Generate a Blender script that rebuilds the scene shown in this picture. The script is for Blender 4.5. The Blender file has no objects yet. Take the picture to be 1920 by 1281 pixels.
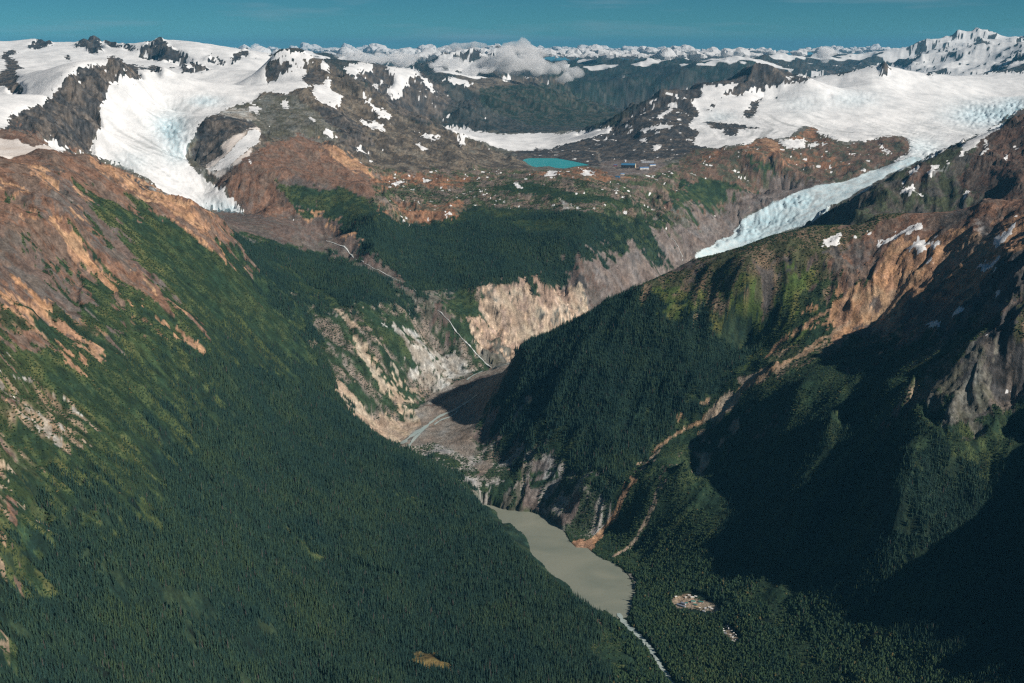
import bpy, bmesh, math, random, time
import numpy as np
from mathutils import Matrix, Vector
T0 = time.time()
C = bpy.context.scene.collection
SC = bpy.context.scene

# ------------------------------------------------------------------ camera
CAM_Z = 2000.0
PITCH = math.radians(13.0)
F = 2400.0                      # focal length in pixels of a 1920 wide frame
cd = bpy.data.cameras.new('camera'); cam = bpy.data.objects.new('camera', cd); C.objects.link(cam)
cam.location = (0, 0, CAM_Z); cam.rotation_euler = (math.pi/2 - PITCH, 0, 0)
cd.sensor_width = 36; cd.lens = 36*F/1920; cd.clip_start = 5; cd.clip_end = 600000
SC.camera = cam

# ------------------------------------------------------------------ light
SUN_EL = math.radians(34); SUN_AZ = math.radians(-24)      # direction towards the sun, measured from +x
sdir = Vector((math.cos(SUN_EL)*math.cos(SUN_AZ), math.cos(SUN_EL)*math.sin(SUN_AZ), math.sin(SUN_EL)))
sl = bpy.data.lights.new('sun', 'SUN'); sl.energy = 5.0; sl.angle = math.radians(0.5); sl.color = (1, .93, .84)
so = bpy.data.objects.new('sun', sl); C.objects.link(so)
so.rotation_euler = sdir.to_track_quat('Z', 'Y').to_euler(); so.location = (9000, 0, 9000)
W = bpy.data.worlds.new('World'); SC.world = W; W.use_nodes = True
nt = W.node_tree; nt.nodes.clear()
wo = nt.nodes.new('ShaderNodeOutputWorld'); bg = nt.nodes.new('ShaderNodeBackground')
sky = nt.nodes.new('ShaderNodeTexSky'); sky.sky_type = 'NISHITA'; sky.sun_disc = False
sky.sun_elevation = SUN_EL; sky.sun_rotation = math.pi/2 - SUN_AZ; sky.altitude = 2400
sky.air_density = 1.0; sky.dust_density = 0.3; sky.ozone_density = 2.0
tint = nt.nodes.new('ShaderNodeMix'); tint.data_type = 'RGBA'; tint.blend_type = 'MULTIPLY'
tint.inputs['Factor'].default_value = 1; tint.inputs['B'].default_value = (0.088, 0.29, 0.40, 1)
nt.links.new(sky.outputs[0], tint.inputs['A'])
bg.inputs['Strength'].default_value = 0.062
tco = nt.nodes.new('ShaderNodeTexCoord'); spx = nt.nodes.new('ShaderNodeSeparateXYZ'); nt.links.new(tco.outputs['Generated'], spx.inputs[0])
mr = nt.nodes.new('ShaderNodeMapRange'); mr.inputs[1].default_value = -.02; mr.inputs[2].default_value = .13; mr.inputs[3].default_value = 2.0; mr.inputs[4].default_value = .82; nt.links.new(spx.outputs['Z'], mr.inputs[0])
g1 = nt.nodes.new('ShaderNodeVectorMath'); g1.operation = 'SCALE'; nt.links.new(tint.outputs['Result'], g1.inputs[0]); nt.links.new(mr.outputs[0], g1.inputs['Scale'])
mp = nt.nodes.new('ShaderNodeMapping'); mp.inputs['Scale'].default_value = (5, 5, 60); nt.links.new(tco.outputs['Generated'], mp.inputs[0])
wn = nt.nodes.new('ShaderNodeTexNoise'); wn.inputs['Scale'].default_value = 1; wn.inputs['Detail'].default_value = 6; wn.inputs['Roughness'].default_value = .6; nt.links.new(mp.outputs[0], wn.inputs['Vector'])
wm = nt.nodes.new('ShaderNodeMapRange'); wm.inputs[1].default_value = .52; wm.inputs[2].default_value = .78; wm.inputs[3].default_value = 0; wm.inputs[4].default_value = .42; nt.links.new(wn.outputs['Fac'], wm.inputs[0])
wx = nt.nodes.new('ShaderNodeMix'); wx.data_type = 'RGBA'; nt.links.new(wm.outputs[0], wx.inputs['Factor']); nt.links.new(g1.outputs[0], wx.inputs['A']); wx.inputs['B'].default_value = (4.6, 5.6, 6.6, 1)
nt.links.new(wx.outputs['Result'], bg.inputs['Color']); nt.links.new(bg.outputs[0], wo.inputs[0])
vs = SC.view_settings; vs.view_transform = 'Standard'; vs.look = 'None'; vs.gamma = 1; vs.exposure = 0.22
vs.use_curve_mapping = False
cy = SC.cycles; cy.use_denoising = False; cy.filter_width = 1.3
cy.max_bounces = 8; cy.diffuse_bounces = 2; cy.glossy_bounces = 1; cy.transmission_bounces = 2
cy.volume_bounces = 3; cy.transparent_max_bounces = 6

# ------------------------------------------------------------------ pixel <-> world (photo pixels, 1920 x 1281)
cP, sP = math.cos(PITCH), math.sin(PITCH)
def ray(px, py):
    u = (px-960)/F; v = (640.5-py)/F
    return u, cP + v*sP, v*cP - sP
def at(px, py, z=None, d=None):
    x, y, w = ray(px, py)
    k = (z-CAM_Z)/w if d is None else d*1000.0/y
    return x*k, y*k, CAM_Z + w*k
def project(X, Y, Z):
    Zr = Z-CAM_Z
    dep = Y*cP - Zr*sP
    return 960 + F*X/dep, 640.5 - F*(Y*sP + Zr*cP)/dep

# ------------------------------------------------------------------ noise
_r = np.random.RandomState(7)
PERM = np.concatenate([_r.permutation(256)]*3).astype(np.int32)
_ang = _r.rand(256)*2*np.pi
GX = np.cos(_ang).astype(np.float32); GY = np.sin(_ang).astype(np.float32)
def perlin(x, y, seed=0):
    x = x + seed*37.17; y = y + seed*91.73
    xf = np.floor(x); yf = np.floor(y)
    xi = xf.astype(np.int64) & 255; yi = yf.astype(np.int64) & 255
    fx = (x-xf).astype(np.float32); fy = (y-yf).astype(np.float32)
    u = fx*fx*fx*(fx*(fx*6-15)+10); v = fy*fy*fy*(fy*(fy*6-15)+10)
    a = PERM[xi]; b = PERM[xi+1]
    h00 = PERM[a+yi]; h10 = PERM[b+yi]; h01 = PERM[a+yi+1]; h11 = PERM[b+yi+1]
    n00 = GX[h00]*fx + GY[h00]*fy; n10 = GX[h10]*(fx-1) + GY[h10]*fy
    n01 = GX[h01]*fx + GY[h01]*(fy-1); n11 = GX[h11]*(fx-1) + GY[h11]*(fy-1)
    n0 = n00 + u*(n10-n00); n1 = n01 + u*(n11-n01)
    return (n0 + v*(n1-n0))*1.5
def fbm(x, y, lam, n, seed=0, gain=.5):
    s = 0; a = 1; tot = 0
    for k in range(n):
        s = s + a*perlin(x/lam, y/lam, seed+k*3); tot += a; a *= gain; lam /= 2.03
    return s/tot
def ridged(x, y, lam, n, seed=0, gain=.5):
    s = 0; a = 1; tot = 0; w = 1
    for k in range(n):
        r = 1-np.abs(perlin(x/lam, y/lam, seed+k*3))*1.6
        r = r*r*w; w = np.clip(r*1.6, 0, 1)
        s = s + a*r; tot += a; a *= gain; lam /= 2.07
    return s/tot
def sstep(a, b, x):
    t = np.clip((x-a)/(b-a), 0, 1); return t*t*(3-2*t)
# ------------------------------------------------------------------ relief: surveyed points of the place
# (px, py, elevation) for valleys and slopes
ZP = """
-260 340 1640;-260 640 1340;-260 1000 1080;
0 345 1480;60 318 1500;105 279 1540;180 292 1480;250 325 1380;300 350 1310;350 376 1240;400 408 1150;430 428 1080
0 420 1380;0 520 1270;0 640 1150;0 760 1040;0 900 930;0 1050 840;0 1281 740;0 1600 600
100 380 1400;100 470 1260;100 600 1110;100 760 970;100 900 865;100 1100 740;100 1281 660
200 420 1260;200 520 1130;200 640 1000;200 760 900;200 900 800;200 1050 700;200 1281 590;200 1600 470
300 430 1180;300 520 1050;300 640 910;300 760 800;300 900 695;300 1080 590;300 1281 500
400 470 1040;400 540 930;400 640 820;400 760 700;400 900 590;400 1050 500;400 1281 400;400 1600 300
500 480 870;500 560 760;500 660 640;500 760 545;500 900 450;500 1080 360;500 1281 290
600 540 690;600 640 540;600 730 430;600 800 390;600 900 330;600 1050 270;600 1281 200;600 1600 140
700 900 250;700 1050 190;700 1281 150;800 950 150;800 1100 120;800 1281 100;800 1600 60
640 775 365;700 803 290;760 838 220;830 880 170;870 912 140;905 945 115;960 992 95;1000 1037 85;1060 1088 66;1100 1127 55;1150 1165 40;1200 1215 30;1250 1281 20
900 1050 105;900 1281 80;1000 1120 82;1000 1281 60;1100 1200 45;1100 1281 42;1180 1260 30
560 560 720;620 577 650;700 580 620;760 577 590;830 577 540;860 555 560;900 547 580;960 530 612;1030 520 622;1090 490 655;1130 470 680;1190 455 702
640 655 500;700 640 500;760 650 430;800 640 380;700 720 330;650 725 370;700 780 205;760 740 230;760 795 150;850 700 232;800 735 195;830 650 340
620 455 780;660 485 735;720 515 670;780 545 610;830 588 510;870 640 370;920 690 250;880 708 235;840 760 178;800 775 155;790 800 142;755 830 132;850 800 142;830 845 128;900 780 170
930 684 262;960 662 280;1000 640 300;950 600 420;1000 590 440;1050 570 440
1350 465 480;1350 375 760;1430 345 830;1300 398 735;1310 440 610;1400 380 740
700 520 700;700 460 820;700 400 960;700 340 1080;620 500 700;560 470 830;640 440 850;560 430 890
800 500 660;800 440 790;800 380 930;800 340 1010
900 500 660;900 440 780;900 390 900;900 340 1000;900 322 1020;1000 480 690;1000 420 820;1000 370 930;1000 326 1030
1100 450 760;1100 400 880;1100 350 985;1100 327 1025;1180 420 800;1180 360 940;1160 335 985
970 303 990;1000 314 990;1050 315 990;1100 308 990;1040 297 990;985 298 990;1090 300 990;1140 318 992;1180 320 995;1230 316 1000;1250 308 1010
1330 330 940;1400 330 920;1300 300 1010;1430 310 985;1350 285 1070;1440 285 1080;1510 300 1000;1600 310 960
1400 435 555;1460 400 660;1530 367 770;1620 328 895;1700 302 1000;1400 418 590;1500 357 800;1580 340 860;1650 318 935
930 900 90;900 925 60;960 920 60;870 880 100;1000 935 45;1000 955 12;1060 1010 1;1110 1030 1;1150 1050 1;1180 1085 1;1192 1110 1;1188 1145 1;920 950 3;960 962 2
935 968 -3;980 1000 -3;1050 1060 -3;1120 1100 -3;1150 1120 -3;1150 1145 -3;1175 1170 -1;1210 1205 -2;1240 1245 -3;1262 1281 -4;1290 1340 -5
940 740 300;930 850 130;960 880 110;1060 970 40;1050 900 120
1200 960 120;1200 1030 30;1150 980 50;

1085 1015 8
1250 1110 12;1300 1130 22;1340 1150 28;1370 1190 32;1400 1130 60;1300 1200 15;1300 1281 12;1400 1281 30
1600 900 420;1600 1000 290;1600 1150 150;1600 1281 85;1500 850 430;1500 950 320;1500 1080 150;1500 1200 70;1500 1281 50;1500 1500 30

1560 770 605;
1750 1500 60

"""
# (px, py, distance km) for crests, glaciers and everything near the horizon
DP = """
1920 465 5.22;1880 482 5.2;1980 440 5.05;1850 540 5.05;1830 580 5.0;1790 615 4.9;1780 560 5.45;1740 600 5.35;1840 500 5.5;1900 600 4.72;1900 700 4.6;1900 800 4.4;1900 950 4.1;1900 1010 4.0;1800 700 4.6;1800 780 4.4;1800 900 4.25;1700 850 4.35;1750 1000 4.1;1700 930 4.2;1920 1060 3.8;1820 1100 3.85;1720 1150 3.85;1860 1150 3.7;1900 1200 3.6;1900 1281 3.4;1750 1281 3.55;1800 1200 3.65;2050 600 4.65;2050 800 4.12;2050 1000 3.78;2050 1281 3.2;2300 800 3.62;1750 650 4.9;1650 720 4.85
1000 740 5.95;1000 850 5.6;1100 700 5.85;1100 800 5.55;1100 900 5.25;1200 640 5.95;1200 760 5.6;1200 862 5.32;1200 860 5.32;1300 600 5.97;1300 700 5.65;1310 795 5.45;1300 900 5.15;1050 660 6.1;985 642 6.3;1020 622 6.32;1500 500 6.05;960 760 6.0
1300 1000 4.75;1300 1080 4.5;1400 530 6.0;1400 620 5.95;1400 690 5.65;1380 745 5.47;1400 820 5.2;1400 920 4.87;1400 1010 4.6;1450 695 5.5;1540 650 5.6;1640 600 5.75;1700 560 5.75;1700 480 6.0;1600 560 5.85;1600 480 6.1;1500 590 5.85;1800 450 5.95;1850 420 6.0;1620 640 5.6;1700 620 5.5;1500 720 5.2;1600 700 5.2;1600 800 4.85;1220 862 5.22;1160 935 5.12;1350 900 5.03;1640 1210 3.78;-500 330 4.2;-500 640 3.0;-500 1000 2.3;-500 1300 1.8;-260 1300 2.1;1250 400 9.5;1250 350 10.1;1320 370 10.4;190 205 9.5;170 180 9.6;290 140 11.0;300 125 11.2;262 148 10.6;245 128 10.7;1250 440 9.15;1290 860 5.12
1100 600 7.75;1200 562 8.3;1250 532 8.75;1310 495 9.2;1050 622 7.45
1060 607 6.38;1100 590 6.3;1150 562 6.3;1200 536 6.25;1250 512 6.3;1300 490 6.35;1360 466 6.4;1420 445 6.45;1470 432 6.45;1510 425 6.4;1570 422 6.4;1640 402 6.45;1700 400 6.4;1750 398 6.4;1800 394 6.3;1850 384 6.2;1920 368 6.1;2000 350 6.0;2200 310 6.0
1100 680 7.0;1300 570 7.2;1650 450 7.1;1900 430 7.0
1520 415 8.5;1560 390 8.4;1600 368 8.3;1640 345 8.2;1680 325 8.25;1720 305 8.3;1760 288 8.5;1800 270 8.7;1850 248 9.0;1920 205 9.3;2100 120 9.5;1700 400 7.7;1800 385 7.7;1900 365 7.6;1600 405 7.8;1750 340 8.0;1850 310 8.2;1920 290 8.2
1620 390 9.8;1750 330 10.6;1850 290 11.6

40 300 6.4;0 320 6.1;0 272 6.9;-100 300 6.3;0 246 7.2;50 258 7.0;90 284 6.7;-200 230 7.4;130 300 7.2
20 232 8.1;50 207 8.5;90 182 8.9;130 140 9.6;160 128 9.9;190 122 10.1;225 118 10.4;
5 245 7.8;60 250 8.0;120 230 8.6;225 160 9.9;190 240 9.0;170 280 8.7;100 275 8.1;150 290 8.4
455 400 8.4;400 392 8.5;330 345 8.7;260 305 8.75;190 275 8.85;330 300 9.05;400 355 8.75;430 385 8.5;200 245 9.3;240 220 9.7;330 240 9.8;230 190 10.2;300 200 10.6;400 175 12;250 165 11.5;480 155 12.6;300 140 13;460 130 13.5;380 150 13;340 270 9.4;370 325 8.9
60 130 11.5;0 170 10.5;20 200 9.5;100 105 14;0 110 14;-200 150 11
-300 70 17;0 88 17;30 88 17;75 73 18;110 84 18;140 82 18;160 70 18;185 66 18;215 76 18;235 87 18;255 90 17.5;275 80 16;300 76 16;325 90 15.5;350 102 15.2;385 130 14.5;340 125 14.8;290 110 15.5
-400 110 30;0 110 30;200 110 30;400 115 26;430 110 17.5;455 97 17;480 104 17;500 120 15
390 218 9.9;420 220 9.9;460 230 9.8;482 242 9.7;350 292 9.3;360 262 9.5;380 312 9.05;440 285 9.25;470 262 9.5;400 335 8.85
500 118 12.3;505 102 12.3;520 94 12.4;545 89 12.45;575 93 12.5;592 104 12.5;606 116 12.4;640 140 12.3;700 175 12.2;740 205 12;780 228 11.9;830 242 11.8;880 262 11.6;930 285 11.3;960 297 11.15;975 310 10.9
510 160 12;570 150 11.6;560 130 12.2;500 182 10.9;560 165 11.2;430 205 10.5;500 215 10.3;510 255 9.8;600 230 10.2;650 200 11;620 180 11.4;700 240 10.8;780 270 10.6;860 295 10.5;700 280 10.1
420 332 8.7;450 305 8.9;500 268 9.4;560 262 9.6;600 290 9.5;660 305 9.6;700 312 9.6;800 318 9.9;880 312 10.3;600 350 8.7;520 340 8.7;500 390 8.3;600 400 8.4;700 360 9
950 250 15.3;850 243 15.6;1000 252 15.3;1140 243 15.7;900 258 14.6;950 272 13.8;1020 268 13.8;1080 262 14.2;840 240 15.6;760 235 15.2
900 275 12.4;960 286 12.5;1000 283 12.6;1050 274 12.9;1080 285 12.2;1120 290 11.9;1020 290 12.1
640 128 16;660 118 16.5;680 116 17;710 122 17;735 130 16.6;770 130 17;800 145 17.2;830 165 17.2;860 185 17.6;700 160 15.6;760 190 15.9;720 210 14.2;800 215 15.9;850 230 15.8;780 160 16.5
850 145 19;900 148 20;950 150 20;1000 150 20;1050 165 20;1110 195 20;1150 212 20;900 200 18;1000 225 17.6;1100 235 17.6;1150 240 17.5;1000 190 18.8
820 98 24;835 93 24;850 86 24;865 88 24;880 82 24;895 86 24;910 88 24;925 84 24;940 95 24;960 120 24
1060 130 27;1050 118 30;1120 118 28;1200 120 28;1290 113 27;1380 108 27;1160 200 23;1120 175 24;1200 195 24;1240 160 24.5;1300 150 25
1270 110 33;1300 100 33;1350 112 32;1480 100 32;1600 100 32;1500 125 24;1600 120 25;1700 115 26;1450 115 28
1100 262 13.1;1150 238 13.6;1180 215 13.9;1200 205 14;1240 172 14.4;1270 163 14.5;1290 170 14.6;1330 155 15;1390 138 15.4;1430 120 15.5;1460 126 15.5;1500 143 15.4;1522 151 15.2
1150 262 12.8;1200 250 12.8;1240 220 13.3;1280 238 12.9;1150 300 11.7;1200 290 11.8;1250 287 11.9;1300 272 12.2;1220 270 12.3;1180 225 13.4;1300 200 14
1540 143 17.5;1590 138 17.5;1650 123 17;1700 129 17.5;1760 140 18;1840 139 19;1920 136 20;2100 120 20;1450 180 15;1600 180 15.5;1640 155 16.2;1500 215 13.8;1300 228 13.4;1400 238 13.1;1600 238 13.6;1750 205 15.3;1700 170 16.5;1320 190 14.2;1380 165 14.9;1395 200 14.1;1420 190 14.6;1560 165 16.3;1850 180 17
1350 262 12.4;1420 268 12.2;1480 262 12.3;1510 246 12.7;1540 255 12.6;1600 268 12.4;1650 262 12.5;1690 256 12.6;1706 268 12.4;1705 285 12.0;1600 290 11.9;1670 300 11.6;1550 245 13.2;1650 245 13.3
1750 278 12.7;1830 252 13.8;1900 222 15.2;1740 262 13.2;1800 235 14.5
1745 80 33;1765 68 33;1780 72 33;1795 60 33;1812 70 33;1826 62 33;1840 50 33;1852 58 33;1866 70 33;1890 72 31;1905 66 30;1930 62 30;2050 66 30;1745 104 28;1800 106 27;1860 100 26;1700 110 30;1800 105 26;1860 112 24;1920 92 22;1780 120 24;1850 125 22
"""
pts = []
for line in ZP.replace('\n', ';').split(';'):
    if line.strip():
        a, b, c = map(float, line.split()); pts.append(at(a, b, z=c))
for line in DP.replace('\n', ';').split(';'):
    if line.strip():
        a, b, c = map(float, line.split()); pts.append(at(a, b, d=c))
# high ground beyond the right and left edges of the view, and the distance (x km, y km, z)
for x, y, z in [(2.9,5.2,1480),(3.2,4.7,1650),(2.9,4.1,1050),(3.4,3.4,1090),(2.4,3.0,450),(4.4,4.4,2050),(5,7,2000),(6,9,2100),(5,3,1700),(3,2,1400),(1.6,2.4,450),(0.9,2.2,60),
                (-2.5,2,1100),(-4,3,1700),(-4,6,1900),(-6,9,2000),(-8,14,2000),(-12,20,1900),(9,14,1900),(12,20,1900),(0.3,1.2,100),(-1,1.2,500),(8,4,1200),(8,2,1000),(4,1.2,900),(-5,1.2,1200),
                (-9,6,1300),(14,10,1300),(-40,30,1200),(40,30,1200),(-30,60,1000),(0,60,1000),(30,60,1000),(-60,120,900),(0,120,900),(60,120,900),(-100,200,900),(0,200,900),(100,200,900),(-200,120,900),(200,120,900),(80,50,1000),(-80,50,1000)]:
    pts.append((x*1000, y*1000, z))
pts = np.array(pts)
# merge duplicates
PT = np.stack([pts[:, 0]/pts[:, 1], np.log(pts[:, 1]/1000)], 1); PZ = pts[:, 2]
keep = []
for i in range(len(PT)):
    if all(abs(PT[i]-PT[j]).sum() > .003 for j in keep): keep.append(i)
PT, PZ = PT[keep], PZ[keep]
D = np.sqrt(((PT[:, None]-PT[None])**2).sum(2))
N = len(PT)
A = np.zeros((N+3, N+3)); A[:N, :N] = -np.sqrt(D*D+.004**2) + np.eye(N)*-0.0; A[:N, N] = 1; A[N, :N] = 1
A[:N, N+1:] = PT; A[N+1:, :N] = PT.T
wgt = np.linalg.solve(A, np.concatenate([PZ, [0, 0, 0]]))
def base_height(T, L):
    out = np.zeros(T.shape, np.float32); Tf, Lf, of = T.ravel().astype(np.float32), L.ravel().astype(np.float32), out.ravel()
    P32 = PT.astype(np.float32); w32 = -wgt[:N].astype(np.float32)
    for s in range(0, Tf.size, 20000):
        e = s+20000
        dx = Tf[s:e, None]-P32[None, :, 0]; dy = Lf[s:e, None]-P32[None, :, 1]
        of[s:e] = np.sqrt(dx*dx+dy*dy+np.float32(.004**2)) @ w32
        of[s:e] += wgt[N] + wgt[N+1]*Tf[s:e] + wgt[N+2]*Lf[s:e]
    return of.reshape(T.shape)

# fan-shaped grid: finer near the view axis, coarser towards the flanks and the horizon
tc = np.arange(-.44, .4401, 1/1080.)
fl = [];
t = .44; dt = 1/1080.
while t < 2.6: dt *= 1.13; t += dt; fl.append(t)
tg = np.concatenate([-np.array(fl)[::-1], tc, fl]).astype(np.float64)
lg = [math.log(1.5)]
while math.exp(lg[-1]) < 130:
    y = math.exp(lg[-1]); lg.append(lg[-1] + (.004 if y < 2.2 else .00235 if y < 8 else .0026 if y < 14 else .0042 if y < 22 else .009 if y < 40 else .03))
lg = np.array(lg)
Tm, Lm = np.meshgrid(tg, lg)            # rows = distance, cols = bearing
Ym = np.exp(Lm)*1000; Xm = Tm*Ym
print('grid', Tm.shape, 'pts', N)
# coarse evaluation, then bilinear refinement
cs = 3
ci = np.unique(np.concatenate([np.arange(0, len(lg), cs), [len(lg)-1]])); cj = np.unique(np.concatenate([np.arange(0, len(tg), cs), [len(tg)-1]]))
Hc = base_height(Tm[np.ix_(ci, cj)], Lm[np.ix_(ci, cj)])
def up(Hc):
    ri = np.interp(np.arange(len(lg)), ci, np.arange(len(ci))); rj = np.interp(np.arange(len(tg)), cj, np.arange(len(cj)))
    i0 = np.minimum(ri.astype(int), len(ci)-2); j0 = np.minimum(rj.astype(int), len(cj)-2); fi = (ri-i0)[:, None]; fj = (rj-j0)[None]
    a = Hc[i0]*(1-fi) + Hc[i0+1]*fi
    return a[:, j0]*(1-fj) + a[:, j0+1]*fj
H0 = up(Hc).astype(np.float32)
print('base', time.time()-T0)
# ------------------------------------------------------------------ land cover, surveyed as areas (photo pixels) and laid on the relief
RS = .6; RW, RH, RX0 = int(2520*RS), int(1500*RS), -300
# class: colour a, colour b, share of b, pattern (0 blotch 1 fall line 2 bands), roughness, trees, scattered snow, scattered second cover
CL = dict(
 forest=((.014,.032,.022),(.024,.042,.024),.35,0,.8,1.0,0),
 forestlow=((.024,.044,.022),(.048,.065,.024),.4,1,.6,.5,0),
 alder=((.022,.044,.022),(.040,.060,.026),.45,0,.6,.14,0),
 alderlight=((.026,.050,.026),(.056,.074,.030),.42,0,.5,.14,0),
 meadow=((.046,.070,.028),(.078,.088,.036),.4,0,.4,.05,0),
 meadowbright=((.080,.112,.028),(.115,.120,.040),.4,1,.4,.03,0),
 meadowrock=((.055,.070,.030),(.20,.155,.11),.40,1,1.1,.05,0),
 meadowred=((.050,.062,.030),(.17,.11,.07),.45,1,.9,.03,0),
 red=((.205,.115,.076),(.125,.092,.074),.45,1,1.1,0,.008),
 redgrey=((.15,.105,.085),(.10,.088,.08),.5,1,.8,0,.01),
 orange=((.43,.25,.14),(.26,.16,.105),.42,1,1.1,0,0),
 orangepale=((.42,.27,.16),(.28,.2,.14),.4,1,.7,0,0),
 tan=((.44,.35,.255),(.29,.23,.18),.45,1,1.0,0,0),
 tanwall=((.46,.345,.25),(.25,.19,.155),.42,1,1.5,0,0),
 palerock=((.44,.42,.38),(.22,.205,.18),.45,0,1.2,0,0),
 gravel=((.26,.225,.19),(.18,.155,.135),.45,0,.15,0,0),
 wallgreen=((.032,.055,.026),(.17,.145,.125),.36,1,1.0,.10,0),
 grey=((.165,.155,.13),(.078,.078,.06),.5,1,1.3,0,.02),
 greybrown=((.18,.145,.108),(.060,.054,.048),.5,1,1.4,0,.022),
 moraine=((.20,.165,.145),(.125,.105,.098),.5,1,1.1,0,0),
 stripes=((.36,.33,.30),(.045,.062,.04),.40,1,1.0,.04,0),
 dark=((.06,.056,.054),(.10,.088,.078),.45,1,1.4,0,.01),
 darksnow=((.055,.052,.052),(.09,.08,.072),.4,1,1.5,0,.09),
 peak=((.045,.045,.047),(.085,.08,.075),.4,1,2.0,0,.045),
 ribs=((.085,.074,.062),(.045,.054,.032),.5,1,1.6,0,.012),
 ribsred=((.11,.066,.048),(.07,.056,.048),.45,1,1.6,0,.02),
 plateau=((.17,.128,.10),(.050,.066,.034),.46,2,1.8,.02,.095),
 plateaured=((.25,.13,.075),(.095,.085,.06),.42,2,1.7,0,.09),
 brownhill=((.16,.10,.07),(.062,.066,.045),.45,1,1.3,0,.06),
 browngreen=((.085,.085,.04),(.15,.11,.075),.45,1,.7,.03,0),
 marsh=((.15,.105,.04),(.11,.09,.035),.4,0,.1,0,0),
 farforest=((.020,.034,.022),(.055,.056,.045),.4,1,1.6,0,0),
 farblue=((.020,.034,.026),(.045,.05,.045),.4,1,1.8,0,.0),
 farrock=((.028,.036,.033),(.055,.056,.052),.5,1,1.8,0,.02),
)
_names = list(CL); CIDX = {k: i for i, k in enumerate(_names)}
CLA = np.array([list(CL[k][0]) + list(CL[k][1]) + list(CL[k][2:]) for k in _names], np.float32)
# cover channel: class index; ice channel: 0 ground, 1 snow, 2 glacier ice, 3 dirty snow
def pip(poly, X, Y):
    ins = np.zeros(X.shape, bool); n = len(poly)
    for i in range(n):
        x0, y0 = poly[i]; x1, y1 = poly[i-1]
        if y0 == y1: continue
        c = ((y0 > Y) != (y1 > Y)) & (X < (x1-x0)*(Y-y0)/(y1-y0)+x0); ins ^= c
    return ins
def parse(s): 
    v = list(map(float, s.replace(',', ' ').split())); return list(zip(v[::2], v[1::2]))
class Map:
    def __init__(s, src=None):
        s.c = np.full((RH, RW), CIDX['grey'], np.int16) if src is None else src.c.copy()
        s.i = np.zeros((RH, RW), np.int8) if src is None else src.i.copy()
    def win(s, poly):
        xs = [(p[0]-RX0)*RS for p in poly]; ys = [p[1]*RS for p in poly]
        x0, x1 = max(0, int(min(xs))-1), min(RW, int(max(xs))+2); y0, y1 = max(0, int(min(ys))-1), min(RH, int(max(ys))+2)
        X, Y = np.meshgrid((np.arange(x0, x1)+.5)/RS+RX0, (np.arange(y0, y1)+.5)/RS)
        return (slice(y0, y1), slice(x0, x1)), pip(poly, X, Y), X, Y
    def put(s, w, m, cls):
        if cls in ('snow', 'ice', 'dirty'): s.i[w][m] = {'snow': 1, 'ice': 2, 'dirty': 3}[cls]
        else: s.c[w][m] = CIDX[cls]; s.i[w][m] = 0
    def p(s, cls, *polys):
        for q in polys:
            q = parse(q) if isinstance(q, str) else q
            w, m, X, Y = s.win(q)
            if m.size: s.put(w, m, cls)
    def line(s, cls, wid, *polys):
        for q in polys:
            q = parse(q)
            for k in range(len(q)-1):
                (ax, ay), (bx, by) = q[k], q[k+1]
                w = wid if not isinstance(wid, tuple) else wid[0]+(wid[1]-wid[0])*(k+.5)/max(1, len(q)-1)
                bb = [(min(ax, bx)-w, min(ay, by)-w), (max(ax, bx)+w, max(ay, by)+w)]
                wn, _, X, Y = s.win([bb[0], (bb[1][0], bb[0][1]), bb[1], (bb[0][0], bb[1][1])])
                L = (bx-ax)**2+(by-ay)**2+1e-6
                t = np.clip(((X-ax)*(bx-ax)+(Y-ay)*(by-ay))/L, 0, 1)
                s.put(wn, (X-ax-t*(bx-ax))**2+(Y-ay-t*(by-ay))**2 < (w/2)**2, cls)
B = Map()
p = B.p
p('farrock', '-300 0 2300 0 2300 200 -300 200')
p('farblue', '1030 100 1420 90 1420 240 1030 240')
# snowfields and glacier on the left
p('snow', '-300 0 505 0 505 110 500 150 545 152 576 148 578 160 540 178 500 172 452 205 430 222 385 235 350 265 346 292 362 318 385 345 420 360 460 398 455 405 385 392 330 368 280 338 240 312 170 290 -300 300')
p('dark', '10 235 18 215 45 205 90 190 100 175 130 140 150 130 190 122 228 125 233 140 215 155 205 165 200 180 190 195 193 222 192 240 175 262 165 290 120 280 80 262 40 252 8 242',
  '232 125 245 118 262 128 264 145 250 153 236 146', '261 125 270 123 275 130 285 122 300 128 302 137 285 137 278 130 268 133', '196 122 204 108 212 103 220 108 236 120 240 128 222 124 214 118 204 122',
  '-300 140 0 140 25 145 40 165 35 175 15 172 8 162 -300 172', '3 140 12 120 30 115 43 128 30 132 40 145 20 150', '3 105 12 95 20 100 24 110 20 118 8 118', '18 95 28 91 33 98 27 103 20 101', '122 103 128 102 133 108 131 116 124 110', '316 127 326 127 322 130')
p('peak', '50 88 60 79 78 72 96 81 88 88 75 92 65 94', '134 90 150 78 160 68 185 62 198 66 190 75 190 98 172 102 160 92 148 88', '190 66 205 70 227 88 215 90 198 82', '225 84 240 83 253 90 246 97 230 90', '254 90 275 80 302 71 322 88 345 103 392 133 365 138 342 136 334 116 320 112 300 114 268 110', '432 112 442 100 455 95 475 103 492 110 470 108 455 108 446 114 436 120', '375 112 395 106 425 116 420 124 400 120')
p('snow', '340 114 352 112 372 132 356 131')
# outlying brown cliffs above the red crest
p('red', '-300 235 0 243 60 250 92 272 60 278 20 268 -300 262')
p('dirty', '-300 262 0 260 30 262 88 275 105 283 66 312 0 345 -300 345')
p('red', '30 262 60 262 85 275 62 276 38 270')
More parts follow.
